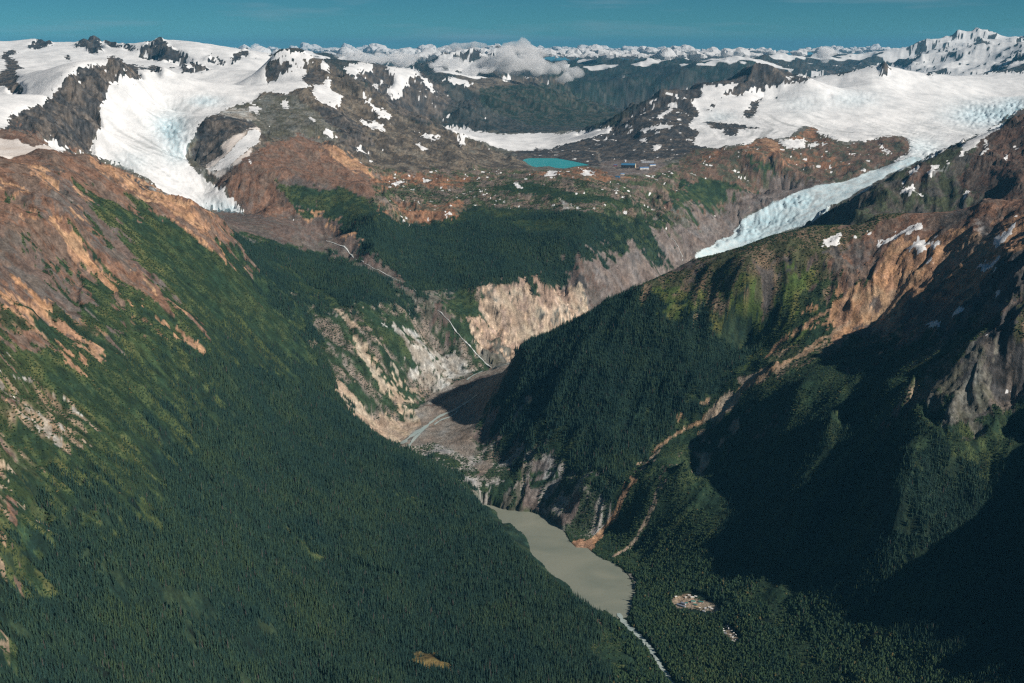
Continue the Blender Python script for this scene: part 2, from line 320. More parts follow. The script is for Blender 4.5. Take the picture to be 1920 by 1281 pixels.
# middle left mountain
p('greybrown', '505 118 560 117 585 104 622 122 660 148 700 175 740 205 780 228 830 240 880 262 930 283 985 305 1005 322 985 335 900 325 800 322 700 320 660 300 600 262 540 258 500 268 455 300 420 330 400 338 384 330 388 312 430 262 484 240 440 218 400 222 435 203 455 200 500 172 540 178 578 160')
p('grey', '430 205 500 178 560 185 600 215 650 260 600 262 540 258 500 262 484 240 445 216')
p('dark', '612 195 640 205 690 250 690 290 650 280 620 240 590 200')
p('palerock', '400 222 415 212 440 205 470 208 480 222 455 228')
p('snow', '500 112 520 100 545 96 575 99 591 106 583 115 560 117 530 114', '498 155 540 135 558 124 577 127 580 140 566 152 576 157 562 163 520 171 495 174',
  '580 148 590 145 600 152 607 165 614 143 622 147 621 168 641 184 640 198 620 196 598 188 584 172', '604 110 612 118 621 123 616 134 600 128',
  '676 177 695 187 705 205 720 210 733 220 728 223 712 218 698 208 690 195', '678 223 700 235 703 226 712 232 727 245 714 246 698 240 684 234', '660 270 676 281 687 278 687 287 668 284',
  '783 248 800 252 827 255 828 261 808 259 790 256', '780 260 790 270 808 278 800 281 783 272', '858 265 872 262 873 271 865 270', '455 186 470 180 478 186 465 192', '530 190 545 188 538 200 546 206 535 205 528 198', '466 200 480 196 492 205 486 212 470 212', '580 220 590 222 588 232 582 230', '607 240 618 246 632 256 625 258 606 246', '693 295 705 305 697 303')
p('dark', '500 120 518 115 548 118 552 127 535 138 512 152 495 158')
p('dark', '585 125 600 120 612 136 605 160 588 160 572 160 564 150 576 140')
p('dark', '385 224 400 215 440 220 472 230 482 240 475 246 450 250 425 265 412 275 422 290 400 302 385 314 372 308 362 290 350 285 365 260 374 240')
p('dirty', '480 238 490 245 487 270 455 300 405 335 382 322 387 314 405 302 425 286 414 274 430 262 455 250')
p('snow', '470 244 487 248 484 268 455 292 420 318 400 326 390 320 430 290 445 270')
# red slopes and meadows in the middle left
p('redgrey', '405 335 455 300 500 268 560 255 620 268 690 310 700 320 720 345 690 400 700 470 790 548 720 515 660 492 610 472 540 458 480 450 425 430 400 392 460 402 440 375')
p('red', '418 330 455 300 500 268 560 255 620 272 662 303 690 322 692 350 690 372 640 352 600 345 560 330 520 330 515 350 545 380 560 400 520 415 470 400 430 370')
p('orange', '600 262 640 280 675 300 692 320 660 318 625 295', '560 404 600 412 660 440 715 475 705 476 650 447 600 422 562 412')
p('alderlight', '512 338 545 345 590 355 640 352 690 376 692 410 665 432 620 412 580 390 545 380')
p('alder', '545 382 580 392 620 412 600 415 560 402', '640 400 690 410 700 440 730 490 790 545 745 505 690 462 640 432')
p('snow', '457 278 464 272 468 277 460 282', '480 284 490 282 486 288', '458 305 468 300 470 308 462 311', '505 345 512 347 508 350')
# plateau
p('forestlow', '690 380 750 370 1000 380 1180 390 1260 395 1250 445 1190 460 1100 470 900 440 690 440 680 410')
p('plateau', '690 318 800 318 985 318 1110 325 1200 330 1300 295 1450 330 1350 378 1250 400 1180 405 1100 400 1000 392 900 392 800 412 740 402 690 385')
p('plateaured', '690 325 760 322 900 335 860 352 760 350 700 360', '700 395 780 380 870 378 880 395 800 415 730 420', '1080 315 1150 318 1180 335 1130 340 1060 335 985 330')
p('orange', '1128 312 1150 322 1165 335 1140 330')
p('alder', '905 352 1000 345 1080 365 1180 370 1230 385 1100 380 1000 370')
p('forest', '640 430 700 402 740 408 800 425 900 405 1000 400 1080 400 1180 432 1235 445 1190 460 1130 475 1075 500 1030 523 960 528 900 540 860 552 800 552 745 520 690 470')
p('alder', '960 415 1040 408 1060 425 990 440')
p('snow', '960 345 975 347 985 357 970 355', '1010 335 1030 322 1055 325 1040 332', '735 345 755 340 768 342 745 350', '1088 322 1110 320 1115 326 1095 330', '895 355 912 362 905 370', '830 395 850 396 848 402', '760 330 790 332 780 336', '1170 355 1185 358 1180 366', '1145 355 1160 358 1155 364', '885 320 900 322 895 325', '930 320 945 321 940 325')
p('palerock', '1045 370 1060 378 1075 392 1085 396 1060 392')
# forested shelf of the side valley
p('forest', '470 455 560 462 640 488 700 515 780 552 760 575 700 580 640 576 560 562 520 548 440 484 430 450')
p('alder', '470 440 540 456 600 470 640 490 560 464 480 458', '520 500 560 520 620 560 560 545', '600 540 640 565 650 575 610 570')
p('red', '630 575 700 580 760 577 746 586 700 592 684 615 664 622 652 602 636 588')
# canyon, near wall
p('wallgreen', '520 548 560 560 620 576 830 565 860 548 900 542 930 600 925 690 800 745 785 775 780 805 740 832 690 800 640 778 600 735 560 640')
p('tan', '590 700 640 715 680 742 740 762 785 770 795 800 745 834 690 802 645 786 600 735', '585 690 605 695 650 730 670 760 640 750 600 712', '654 645 668 652 700 690 740 735 775 757 745 755 710 725 680 697',
  '700 655 722 672 785 722 785 727 742 700 714 678', '690 600 700 598 712 612 700 615', '502 660 520 655 548 685 545 695 515 680', '640 585 655 590 675 620 660 615')
p('palerock', '740 640 790 650 820 665 800 690 770 680 735 665', '780 690 810 678 850 665 892 688 880 702 840 708 795 725', '850 670 892 690 880 700 845 690')
p('alder', '830 565 860 548 896 548 890 580 900 620 880 618 850 590', '660 600 740 600 800 640 760 640 690 630', '720 690 780 720 790 740 750 742 700 705')
p('redgrey', '790 575 830 568 850 600 862 625 850 620 820 595', '520 590 540 600 530 605', '680 610 700 620 690 625')
# canyon, far wall
p('tanwall', '893 580 905 560 940 533 1030 520 1052 532 1092 560 1104 590 1050 616 985 642 975 668 950 692 920 692 900 662 888 625 880 612 905 600')
p('tan', '935 535 955 548 985 590 1010 610 1050 618 985 640 975 640 950 590', '1050 530 1070 520 1090 560 1100 590 1070 590 1060 560')
p('moraine', '1030 520 1080 497 1130 472 1190 458 1250 435 1290 415 1350 375 1430 345 1530 318 1650 308 1590 338 1500 357 1440 385 1400 405 1385 430 1330 475 1310 490 1200 545 1104 592 1092 560 1052 532')
p('redgrey', '1040 515 1075 490 1070 475 1080 470 1085 490 1110 505 1090 510', '1100 540 1130 530 1145 548 1120 575 1100 585')
p('dark', '1070 512 1090 518 1105 560 1092 565 1075 540')
p('forest', '1203 465 1235 463 1246 485 1240 503 1218 498', )
p('alder', '1130 472 1190 456 1240 440 1225 460 1180 475')
p('grey', '895 660 930 640 960 650 950 690 925 690')
# canyon floor
p('gravel', '920 690 945 685 980 665 1000 640 1020 660 960 760 900 800 880 850 860 860 800 858 770 845 735 835 790 800 775 770 800 745 850 715')
p('redgrey', '790 762 850 730 905 705 935 700 900 722 850 742 810 762')
p('stripes', '770 838 820 830 870 850 930 845 975 890 960 952 905 950 870 915 815 880')
p('alder', '800 850 850 855 860 870 820 875', '900 895 960 890 965 930 930 955 905 930')
p('gravel', '880 870 905 850 915 870 895 890')
# foot of the right-hand mountain beside the flats
p('wallgreen', '985 640 960 700 925 735 905 780 890 830 900 860 1010 870 1010 640')
p('forest', '985 640 965 690 940 750 945 800 1010 850 1010 640')
p('moraine', '925 760 945 770 935 820 915 840 905 810')
# icefield and glacier on the right
p('darksnow', '1035 272 1100 258 1140 240 1200 203 1240 172 1270 160 1292 165 1300 158 1345 155 1385 138 1415 124 1430 114 1460 123 1485 140 1525 150 1440 170 1400 230 1385 258 1345 268 1340 275 1300 295 1250 302 1180 312 1100 312 1000 308 968 300 955 285 1010 278')
p('snow', '1288 225 1290 195 1312 182 1380 170 1440 160 1500 155 1540 142 1590 138 1650 120 1700 127 1760 140 1840 137 1920 134 2230 100 2230 200 1920 215 1880 225 1850 245 1780 290 1720 325 1640 360 1560 400 1525 418 1440 445 1380 468 1310 492 1300 480 1385 430 1392 415 1440 385 1500 357 1580 340 1650 315 1705 290 1708 265 1690 255 1640 262 1580 268 1540 258 1525 240 1500 238 1480 255 1420 265 1380 272 1340 278 1300 272 1312 245 1290 240',
  '1310 165 1360 158 1378 155 1395 165 1360 185 1315 180', '1480 140 1500 135 1545 133 1540 140 1500 145', '1220 190 1235 185 1233 193 1218 197', '1195 243 1235 232 1262 235 1255 242 1225 244 1200 249', '1228 222 1245 212 1266 193 1260 208 1238 226', '1130 262 1150 258 1140 266', '1225 272 1245 275 1232 285 1222 280', '1195 262 1210 258 1205 268')
p('ice', '1310 492 1300 480 1385 430 1392 415 1440 385 1500 357 1580 340 1650 315 1715 293 1735 300 1700 330 1640 358 1560 398 1525 418 1440 445 1380 468')
p('darksnow', '1288 165 1310 163 1300 195 1310 215 1288 235', '1310 228 1345 230 1425 238 1420 241 1340 240', '1352 245 1370 238 1388 245 1376 257 1355 257')
p('dark', '1393 220 1403 205 1425 178 1431 172 1424 195 1416 214 1404 222', '1355 178 1374 163 1390 160 1398 150 1410 158 1396 172 1380 180', '1648 137 1655 118 1662 118 1667 130 1662 142 1652 142', '1592 150 1598 147 1600 152 1594 155', '1552 180 1560 174 1564 176 1558 185', '1330 195 1340 192 1347 200 1338 202', '1320 203 1332 204 1328 208', '1543 131 1560 132 1578 138 1548 142', '1735 133 1750 140 1738 141', '1845 135 1860 140 1850 142', '1870 235 1890 215 1886 232 1872 248')
p('dark', '1380 143 1395 130 1412 122 1430 113 1462 122 1480 138 1470 150 1435 160 1418 152 1402 158 1390 152')
p('brownhill', '1272 300 1300 280 1395 275 1420 262 1440 255 1460 270 1500 246 1522 240 1530 250 1560 260 1570 272 1590 275 1650 258 1690 254 1708 266 1707 287 1680 302 1640 316 1580 340 1500 345 1430 352 1350 392 1300 402 1245 400 1240 380 1280 340')
p('plateaured', '1385 278 1420 262 1450 270 1470 287 1550 292 1605 312 1560 322 1500 312 1430 292 1392 292', '1500 246 1522 240 1525 250 1560 262 1560 270 1510 262 1480 262', '1320 290 1360 280 1350 300 1310 310')
p('orange', '1425 262 1440 258 1455 272 1450 282 1430 275')
p('snow', '1455 265 1475 260 1508 260 1515 275 1480 280 1460 272', '1520 265 1540 270 1532 275 1518 272', '1650 270 1660 275 1672 286 1664 287 1652 278', '1590 285 1602 287 1595 293', '1512 305 1530 308 1525 314 1512 310', '1415 305 1425 300 1423 308', '1475 302 1492 304 1488 308', '1612 315 1632 318 1620 321', '1466 324 1486 328 1475 330', '1343 359 1352 362 1350 370', '1335 326 1350 330 1340 331', '1540 270 1552 268 1548 275', '1395 300 1410 303 1400 306')
p('alder', '1290 330 1340 335 1410 355 1380 370 1330 385 1270 395 1260 370', '1400 290 1440 300 1470 320 1440 335 1410 320')
# valley glacier in the middle
p('moraine', '1128 302 1160 300 1240 300 1250 312 1225 324 1180 326 1150 335 1120 318')
B.line('gravel', 2.5, '1102 281 1120 285 1129 291 1128 297 1122 303 1135 314 1160 318', '1215 303 1240 302 1262 298')
p('farrock', '1140 245 1145 200 1240 165 1200 206')
p('farrock', '635 128 700 112 860 135 1050 145 1110 190 1185 215 1150 242 1000 250 870 245 780 232 740 208 700 178')
p('greybrown', '850 140 1050 145 1080 180 1000 200 900 180')
p('farforest', '900 165 960 160 1050 155 1110 192 1180 215 1150 238 1080 240 1000 235 940 215 900 190')
p('dark', '645 125 700 118 790 135 830 165 850 190 800 235 760 222 700 178')
p('snow', '655 120 680 115 697 118 698 138 680 132 665 142 645 130', '720 123 750 130 775 126 786 135 770 150 755 175 742 190 735 184 720 172 738 160 745 145 725 130', '778 133 800 150 823 177 814 172 790 152', '825 148 850 145 870 150 892 162 870 160 845 155', '940 140 965 145 950 155 943 152', '690 163 722 150 715 160 700 165', '785 172 808 172 800 176 788 176', '805 192 830 190 822 194 806 197', '830 215 848 208 842 217 832 222')
p('peak', '800 112 815 98 850 86 900 84 940 92 955 112')
p('snow', '828 238 870 243 960 252 1050 250 1146 240 1148 250 1100 259 1050 276 1000 281 955 281 938 277 900 264 860 254')
# right-hand rock ribs
def right_ribs(M):
    M.p('ribs', '1500 440 1525 412 1560 388 1600 365 1640 342 1720 302 1800 267 1850 245 1920 202 2230 60 2230 420 1920 420 1560 440')
    M.p('ribsred', '1790 340 1815 300 1835 270 1920 205 2230 60 2230 420 1860 420 1830 370', '1700 320 1740 300 1760 320 1720 345')
    M.p('snow', '1740 318 1780 297 1762 312 1744 330 1738 326', '1688 352 1712 345 1720 352 1698 360', '1835 290 1846 282 1853 260 1852 285 1842 292', '1800 275 1840 252 1885 228 1880 240 1850 262 1828 275 1806 285', '1700 322 1726 309 1722 318 1704 330', '1795 282 1802 280 1800 300 1803 310 1798 300', '1803 372 1818 350 1818 360 1808 378', '1885 300 1896 290 1890 302', '1865 315 1868 330 1864 330', '1690 340 1700 335 1702 345')
right_ribs(B)
# near slopes seen beyond their own edges
LEFT = '-300 240 150 200 500 330 560 440 600 500 575 560 %s 1290 1500 -300 1500'
EDGE = '580 640 600 730 640 778 760 840 905 947 1000 1039 1100 1129 1170 1167 1262 1283'
def left_slope(M, ext):
    if ext: M.p('forest', '-300 200 150 180 520 300 900 600 1300 1100 1400 1500 -300 1500')
    else: M.p('forest', '430 428 480 460 440 484 520 548 560 560 ' + EDGE + ' 1290 1500 300 1500 300 500')
    e = '-300 200 150 180 400 250 480 330 500 430' if ext else '-300 340 0 350 105 282 180 295 250 328 350 378 400 412'
    M.p('alderlight', e + ' 440 440 440 500 480 545 560 610 610 700 600 740 500 700 400 660 350 690 300 760 300 860 180 910 120 960 60 1040 -300 1060')
    M.p('alder', '300 430 420 480 430 500 520 560 580 640 610 740 520 720 420 650 330 600 360 560', '430 448 480 500 560 570 590 640 520 600 440 520', '200 620 330 680 300 760 250 780 240 840 180 760 160 680')
    M.p('forestlow', '370 560 450 600 520 650 600 730 560 740 450 680 380 620', '260 760 400 680 420 720 300 820 280 900 200 950 150 990 180 900', '150 600 200 620 300 660 330 700 260 700 180 660')
    M.p('forest', '580 640 610 700 640 775 580 760 540 700', '420 640 520 690 620 780 560 800 440 740 380 690', '480 510 540 560 560 590 520 580 480 540')
    M.p('meadow', '160 370 200 385 260 450 340 550 345 600 300 580 240 500 180 440 150 400', '210 470 300 540 350 600 320 600 250 560 200 500', '-300 610 0 620 100 640 120 680 60 690 -300 690', '170 765 220 800 250 850 235 860 190 810', '20 900 60 930 80 960 60 1040 20 1030 0 980 20 960 5 940', '90 895 150 900 180 895 140 915 100 918', '200 560 280 620 320 680 300 690 240 640 200 600')
    M.p('meadowred', '-300 520 100 540 200 620 150 640 60 610 -300 600', '240 570 270 580 280 620 250 620')
    M.p('red', e + ' 420 440 425 500 410 490 385 460 350 440 300 408 240 385 200 368 150 366 175 425 240 490 315 545 335 600 270 555 215 525 150 470 140 520 170 590 110 600 60 560 -300 540')
    M.p('redgrey', '60 360 105 300 130 340 200 420 260 480 230 480 150 400 110 400 80 420', '0 470 60 480 120 520 170 590 120 600 40 530 -100 500', '120 430 200 450 250 490 260 500 200 480 150 460', '-100 420 0 420 60 450 20 470 -100 450')
    M.p('orange', '-300 350 0 352 80 305 110 320 60 350 0 375 -300 380', '180 300 250 330 350 378 400 425 380 440 300 385 230 350 180 330', '95 430 130 450 200 530 225 560 215 560 170 520 110 470', '240 500 275 530 280 550 250 520', '0 540 90 560 140 590 140 620 90 610 0 580', '290 585 330 610 365 640 370 645 335 630 300 600')
    M.p('dark', '250 335 285 350 280 365 262 358', '95 335 115 345 135 375 115 370 100 355')
    M.p('alder', '150 395 165 400 190 440 175 440 158 415', '60 480 110 500 90 510', '130 560 170 570 200 600 160 600', '40 380 60 400 50 405', '20 610 80 630 60 640')
    M.line('orange', 5, '345 430 380 460 415 485 424 500', '420 455 424 480 425 498')
    M.p('meadowrock', '-300 700 0 705 60 700 120 720 160 760 130 790 100 820 90 850 40 880 -300 900')
    M.p('palerock', '10 745 40 735 60 760 50 790 30 780', '60 800 75 802 70 812', '30 700 90 705 60 712', '95 700 125 740 135 760 115 745')
    M.p('tan', '-10 850 20 870 45 895 25 885 -20 870', '110 790 135 800 115 808', '-10 900 15 915 5 925')
    M.p('meadowrock', '60 900 110 960 100 1000 60 960')
    M.line('tan', 3, '80 980 98 985 105 1000 108 1015')
    M.p('meadow', '755 941 768 935 782 942 778 949 760 948', '855 962 868 962 876 972 864 970', '888 1076 905 1078 900 1081', '528 985 550 1010 600 1035 560 1030 535 1010')
    M.p('marsh', '765 1240 790 1227 825 1220 828 1240 826 1252 800 1246 770 1246')
    M.p('orangepale', '1118 1150 1130 1160 1135 1172 1124 1165', '1132 1174 1150 1190 1140 1188', '1115 1180 1122 1183 1118 1187', '1131 1192 1136 1198 1132 1200')
    M.p('alderlight', '1120 1165 1160 1200 1180 1250 1150 1260 1110 1210', '985 1030 1010 1060 1030 1085 1005 1060')
AL = Map(B)
left_slope(B, False)
left_slope(AL, True)
# near right-hand mountain
AR = Map(B)
M = AR; p = M.p
p('alder', '600 500 1000 560 1100 400 1500 300 2230 200 2230 1500 1200 1500 1100 1281 600 900')
p('forest', '800 500 1150 500 1230 545 1262 572 1300 556 1345 580 1395 600 1415 645 1385 690 1340 730 1310 780 1240 818 1205 855 1170 900 1110 965 1075 965 1040 900 1000 862 940 860 800 800')
p('alder', '1000 745 1040 760 1100 850 1150 900 1120 930 1060 870 1000 830', '1240 810 1300 770 1310 790 1240 840 1200 880', '1200 760 1230 770 1210 800')
p('browngreen', '1180 470 1300 455 1420 400 1510 380 1640 360 1700 380 1660 460 1600 520 1560 560 1500 560 1450 590 1400 560 1360 545 1300 545 1230 545 1180 530')
p('meadowbright', '1215 545 1300 538 1340 555 1400 545 1425 590 1420 660 1402 640 1398 600 1360 580 1300 558 1262 573', '1440 560 1480 520 1530 550 1540 600 1500 640 1460 640 1450 600', '1350 500 1400 500 1410 540 1370 540', '1420 640 1430 660 1400 690 1385 700')
p('dark', '1440 490 1470 480 1485 500 1465 512', '1540 490 1580 475 1620 480 1600 500 1560 510 1545 505')
p('redgrey', '1400 480 1440 490 1440 540 1425 570 1415 520', '1240 490 1300 480 1330 500 1270 510', '1500 520 1530 500 1535 530 1510 560')
p('red', '1560 440 1640 350 1700 360 2230 200 2230 440 1850 440 1800 470 1700 450 1650 490 1580 560 1545 540 1600 470')
p('browngreen', '1560 440 1640 400 1700 398 1650 410 1600 450 1570 470')
p('redgrey', '1580 470 1620 450 1640 470 1600 510', '1760 400 1820 390 1800 430 1760 440')
p('orange', '1560 590 1600 545 1640 505 1680 460 1720 440 1800 450 1850 425 1920 400 2230 380 2230 640 1690 640 1600 650 1540 665 1480 680 1460 660 1520 640 1560 620')
p('orangepale', '1590 590 1630 545 1690 530 1740 560 1730 590 1660 610 1610 600', '1640 600 1720 590 1740 600 1650 625', '1780 480 1800 450 1820 470 1800 510', '1800 440 1840 430 1850 470 1820 500')
p('redgrey', '1600 620 1640 600 1660 620 1600 640', '1830 420 1850 400 1880 400 1870 440 1840 450')
p('alder', '1530 560 1560 545 1590 560 1550 590 1500 620 1470 650 1480 610', '1590 600 1560 640 1510 640 1540 610', '1500 640 1560 610 1570 612 1520 650 1480 670')
p('meadowrock', '1460 650 1500 640 1600 640 1680 620 1690 630 1600 660 1500 690 1440 700')
p('alderlight', '1380 740 1460 700 1540 680 1520 700 1450 760 1420 780 1440 800 1400 820 1380 790', '1450 840 1500 800 1530 700 1480 720 1430 770', '1330 900 1400 830 1440 800 1400 880 1350 940 1330 980 1320 950')
p('alder', '1400 800 1520 700 1640 660 1760 620 1850 640 1850 720 1700 800 1500 900 1400 1000 1340 1000')
p('forestlow', '1350 1000 1400 880 1500 800 1600 750 1750 740 1900 820 2230 820 2230 1500 1200 1500 1262 1281 1170 1165 1190 1100 1150 1055 1200 1000')
p('forest', '1500 960 1600 880 1700 840 1780 860 1900 880 2230 860 2230 1500 1600 1500 1560 1200 1500 1100', '1190 1090 1240 1060 1330 1040 1400 1100 1480 1200 1500 1500 1262 1500 1190 1165', '1480 830 1540 790 1560 820 1500 870')
p('alder', '1560 1000 1660 900 1640 1000 1560 1080 1480 1140 1420 1120', '1700 1100 1860 1060 1880 1070 1740 1160 1650 1200 1640 1180')
p('marsh', '1640 1180 1665 1185 1655 1200')
p('dark', '1740 650 1800 600 1850 530 1870 490 1920 465 2230 440 2230 860 1980 800 1910 800 1860 780 1800 800 1740 750 1760 690')
p('redgrey', '1850 560 1900 480 1920 475 1900 560 1880 600', '1700 560 1760 540 1830 560 1800 600 1740 640 1690 640')
p('grey', '1700 720 1780 680 1860 700 1840 780 1780 800 1720 780')
p('meadowrock', '1700 680 1760 640 1850 600 1870 610 1800 660 1740 720 1700 740')
p('browngreen', '1890 590 1920 580 2230 580 2230 680 1920 640', '1900 560 1940 540 1940 570')
p('alder', '1640 760 1700 730 1760 790 1700 820 1650 810', '1830 790 1900 820 1920 870 1850 850')
p('red', '1665 770 1700 730 1705 740 1670 790', '1600 690 1610 680 1612 700')
# debris trails and scars
M.line('orange', (6, 8), '1600 545 1560 585 1510 615 1470 635 1450 650 1445 665')
M.line('meadowrock', 5, '1480 620 1470 650 1500 645 1540 640', '1365 505 1345 540 1310 570')
M.line('orangepale', (5, 7), '1545 648 1500 672 1462 688 1420 702 1385 730 1350 755', '1600 610 1540 640 1520 655')
M.line('orangepale', (5, 4), '1350 755 1310 790 1285 802 1250 822 1218 848 1212 865')
p('tan', '1312 790 1340 752 1372 730 1390 733 1385 755 1360 778 1345 792 1325 788', '1210 865 1218 848 1230 845 1222 862')
p('tan', '1290 842 1330 846 1325 860 1310 885 1298 888 1305 862', '1365 800 1388 778 1388 800 1372 812')
M.line('redgrey', 3, '1330 800 1290 845 1250 880', '1500 760 1440 790 1400 815')
M.line('orange', (5, 14), '1182 900 1172 915 1160 940 1148 965 1130 985 1105 1005 1085 1020')
p('orange', '1066 1016 1100 995 1120 985 1140 965 1128 1000 1110 1018 1100 1030 1080 1028')
M.line('tan', (4, 6), '1236 912 1225 945 1205 980 1180 1015 1150 1040')
M.line('tan', 7, '1130 955 1110 975 1085 995')
p('stripes', '925 850 985 850 1000 850 1062 868 1105 905 1145 950 1130 985 1095 1008 1060 1003 1045 988 1010 965 975 955 985 925 950 900')
p('moraine', '985 925 1000 865 1030 870 1010 940 1020 968 990 962 975 955', '1060 960 1090 915 1095 925 1070 985 1045 990')
p('alder', '990 890 1050 880 1060 900 1000 920', '900 895 960 890 968 930 940 955 905 930')
p('tan', '975 750 995 738 990 755 978 762', '960 800 970 790 950 850 940 850')
# settlement clearing and track
p('palerock', '1176 1078 1186 1084 1194 1098 1196 1120 1190 1145 1186 1145 1190 1115 1186 1095')
p('tan', '1262 1122 1290 1112 1300 1120 1330 1134 1348 1147 1340 1152 1310 1148 1280 1140 1265 1130', '1352 1176 1362 1176 1376 1190 1386 1204 1372 1202 1356 1184')
p('snow', '1543 463 1550 452 1575 440 1579 446 1570 460 1555 463', '1640 457 1655 445 1685 429 1722 417 1722 430 1690 437 1665 448 1650 458', '1700 470 1715 452 1742 453 1742 465 1728 477 1724 462 1712 462', '1868 442 1890 430 1905 403 1901 430 1880 455 1862 465', '1835 500 1860 490 1885 475 1880 485 1855 502 1840 505',
  '1775 590 1785 578 1805 575 1800 585 1785 592', '1730 605 1745 602 1762 608 1745 617 1735 612', '1563 512 1571 500 1572 506 1566 518', '1860 565 1878 545 1877 552 1862 568', '1728 495 1745 485 1755 478 1750 488 1735 500', '1750 458 1760 452 1765 460 1755 472', '1513 483 1518 482 1514 487', '1525 517 1534 519 1528 522', '1598 445 1604 440 1606 445', '1616 436 1632 432 1625 440', '1771 684 1781 678 1778 684', '1885 740 1890 742 1886 748', '1688 680 1700 672', '1475 443 1479 444 1476 446', '1845 635 1850 632 1848 637')
p('dirty', '1815 412 1855 400 1850 428 1866 440 1850 458 1838 446 1820 432')
AL_, AR_, B_ = AL, AR, B

# ------------------------------------------------------------------ which slope does each point of the relief belong to
PXt = lambda px: (px-960)/2310.
_l = np.array([(-500, 4.6), (-100, 4.9), (0, 4.96), (60, 5.5), (105, 5.94), (200, 6.37), (300, 6.45), (400, 6.47), (430, 6.6), (500, 6.97), (560, 6.5), (600, 6.3), (640, 5.85), (700, 5.72), (760, 5.58), (830, 5.42), (905, 5.12), (1000, 4.67), (1100, 4.27), (1200, 3.95), (1262, 3.75), (1400, 3.3), (1401, 0)])
_rr = np.array([(970, 0), (985, 6.35), (1100, 6.32), (1200, 6.27), (1300, 6.37), (1420, 6.47), (1640, 6.47), (1920, 6.12), (2200, 6.02), (5000, 6.0)])
DthL = np.interp(Tm[0], PXt(_l[:, 0]), _l[:, 1])*1000 + 130; DthR = np.interp(Tm[0], PXt(_rr[:, 0]), _rr[:, 1])*1000 + 130
DthL[Tm[0] < PXt(-500)] = 5200
isL = (Ym < DthL[None]) & (Tm < .19); isR = (Ym < DthR[None]) & (Tm > PXt(972)) & ~isL

def lookup(H, warp=1.0):
    px, py = project(Xm, Ym, H)
    py_eff = np.minimum.accumulate(py, axis=0)
    hid = py > py_eff + 1.5
    py_eff = py_eff + np.where(hid, 4, 0)
    k = 2400/np.maximum(Ym, 1500)
    if warp:
        wx = WN[0]*70*k + WN[1]*16*k; wy = (WN[2]*70*k + WN[3]*16*k)*.55
        lim = np.where(isL, 30, np.where(Ym > 9500, 7, 14))
        px = px + np.clip(wx, -lim, lim)*warp; py_eff = py_eff + np.clip(wy, -lim*.6, lim*.6)*warp
    i = np.clip((py_eff*RS).astype(int), 0, RH-1); j = np.clip(((np.clip(px, RX0, RX0+2515)-RX0)*RS).astype(int), 0, RW-1)
    c = np.where(isL, AL_.c[i, j], np.where(isR, AR_.c[i, j], B_.c[i, j]))
    s = np.where(isL, AL_.i[i, j], np.where(isR, AR_.i[i, j], B_.i[i, j]))
    return c, s, hid, px, py
WN = [fbm(Xm, Ym, 420, 3, 51), fbm(Xm, Ym, 70, 2, 52), fbm(Xm, Ym, 420, 3, 53), fbm(Xm, Ym, 70, 2, 54)]
cov, ice, hid, _, _ = lookup(H0, 1.0)
def blur(a, n):
    for _ in range(n):
        a = (a + np.roll(a, 1, 0) + np.roll(a, -1, 0))/3; a = (a + np.roll(a, 1, 1) + np.roll(a, -1, 1))/3
    return a
px_, py_ = project(Xm, Ym, H0)
rough = blur(np.where((px_ > 480) & (px_ < 605) & (py_ < 165) & (Ym > 11000) & (Ym < 15000), .3, 1)*np.where(ice == 1, .05, np.where(ice == 2, .12, np.where(ice == 3, .1, CLA[cov, 8]))).astype(np.float32), 4)
print('cover', time.time()-T0)

# ------------------------------------------------------------------ fine relief: ribs and gullies running down the fall line
def grad(H):
    zt = np.gradient(H, axis=1)/np.gradient(tg)[None]; zy = np.gradient(H, axis=0)/np.gradient(Ym[:, 0])[:, None]
    gx = zt/Ym; gy = zy - gx*Tm
    return gx, gy
def fall_streak(H, noise, step=.0035, n=9):
    gx, gy = grad(H); sl = np.sqrt(gx*gx+gy*gy)+1e-5; ux, uy = gx/sl, gy/sl
    ri = np.arange(len(lg)); rj = np.arange(len(tg))
    acc = noise.copy(); cnt = 1.0
    dl = np.gradient(lg)[:, None]; dt = np.gradient(tg)[None]
    for sgn in (1, -1):
        I = np.broadcast_to(ri[:, None], H.shape).astype(np.float32).copy(); J = np.broadcast_to(rj[None], H.shape).astype(np.float32).copy()
        for k in range(n):
            ii = np.clip(I.astype(np.int32), 0, H.shape[0]-1); jj = np.clip(J.astype(np.int32), 0, H.shape[1]-1)
            dy = uy[ii, jj]*step*sgn; dx = ux[ii, jj]*step*sgn
            I = I + dy/dl[ii, 0]; J = J + (dx - Tm[0][jj]*dy)/dt[0, jj]
            ii = np.clip(I.astype(np.int32), 0, H.shape[0]-1); jj = np.clip(J.astype(np.int32), 0, H.shape[1]-1)
            w = 1-k/(n+1); acc += noise[ii, jj]*w; cnt += w
    return acc/cnt
gx, gy = grad(H0); slope0 = np.sqrt(gx*gx+gy*gy)
Hb = H0 + rough*(ridged(Xm, Ym, 900, 5, 3)-.45)*(70+35*sstep(9500, 12000, Ym))*sstep(.05, .45, slope0)
far = sstep(17000, 26000, Ym)
pxa = project(Xm, Ym, H0)[0]
hi = np.maximum(sstep(1660, 1740, pxa)*(Ym < 40000), sstep(790, 830, pxa)*sstep(970, 930, pxa)*(Ym < 26500))
Hb = Hb + far*((ridged(Xm, Ym, 7000, 6, 21, .55)-.62+.22*hi)*850 + (ridged(Xm, Ym, 1900, 5, 22, .55)-.5+.06*hi)*(260+90*hi))*np.where(Ym > 40000, 1.0, .55)
pk = blur(((cov == CIDX['peak']) & (Ym > 9000)).astype(np.float32), 3)
Hb = Hb + pk*(ridged(Xm, Ym, 620, 4, 27)-.35)*110
Hb = Hb.astype(np.float32)
sA = fall_streak(Hb, fbm(Xm, Ym, 150, 2, 61).astype(np.float32), .0045, 10)
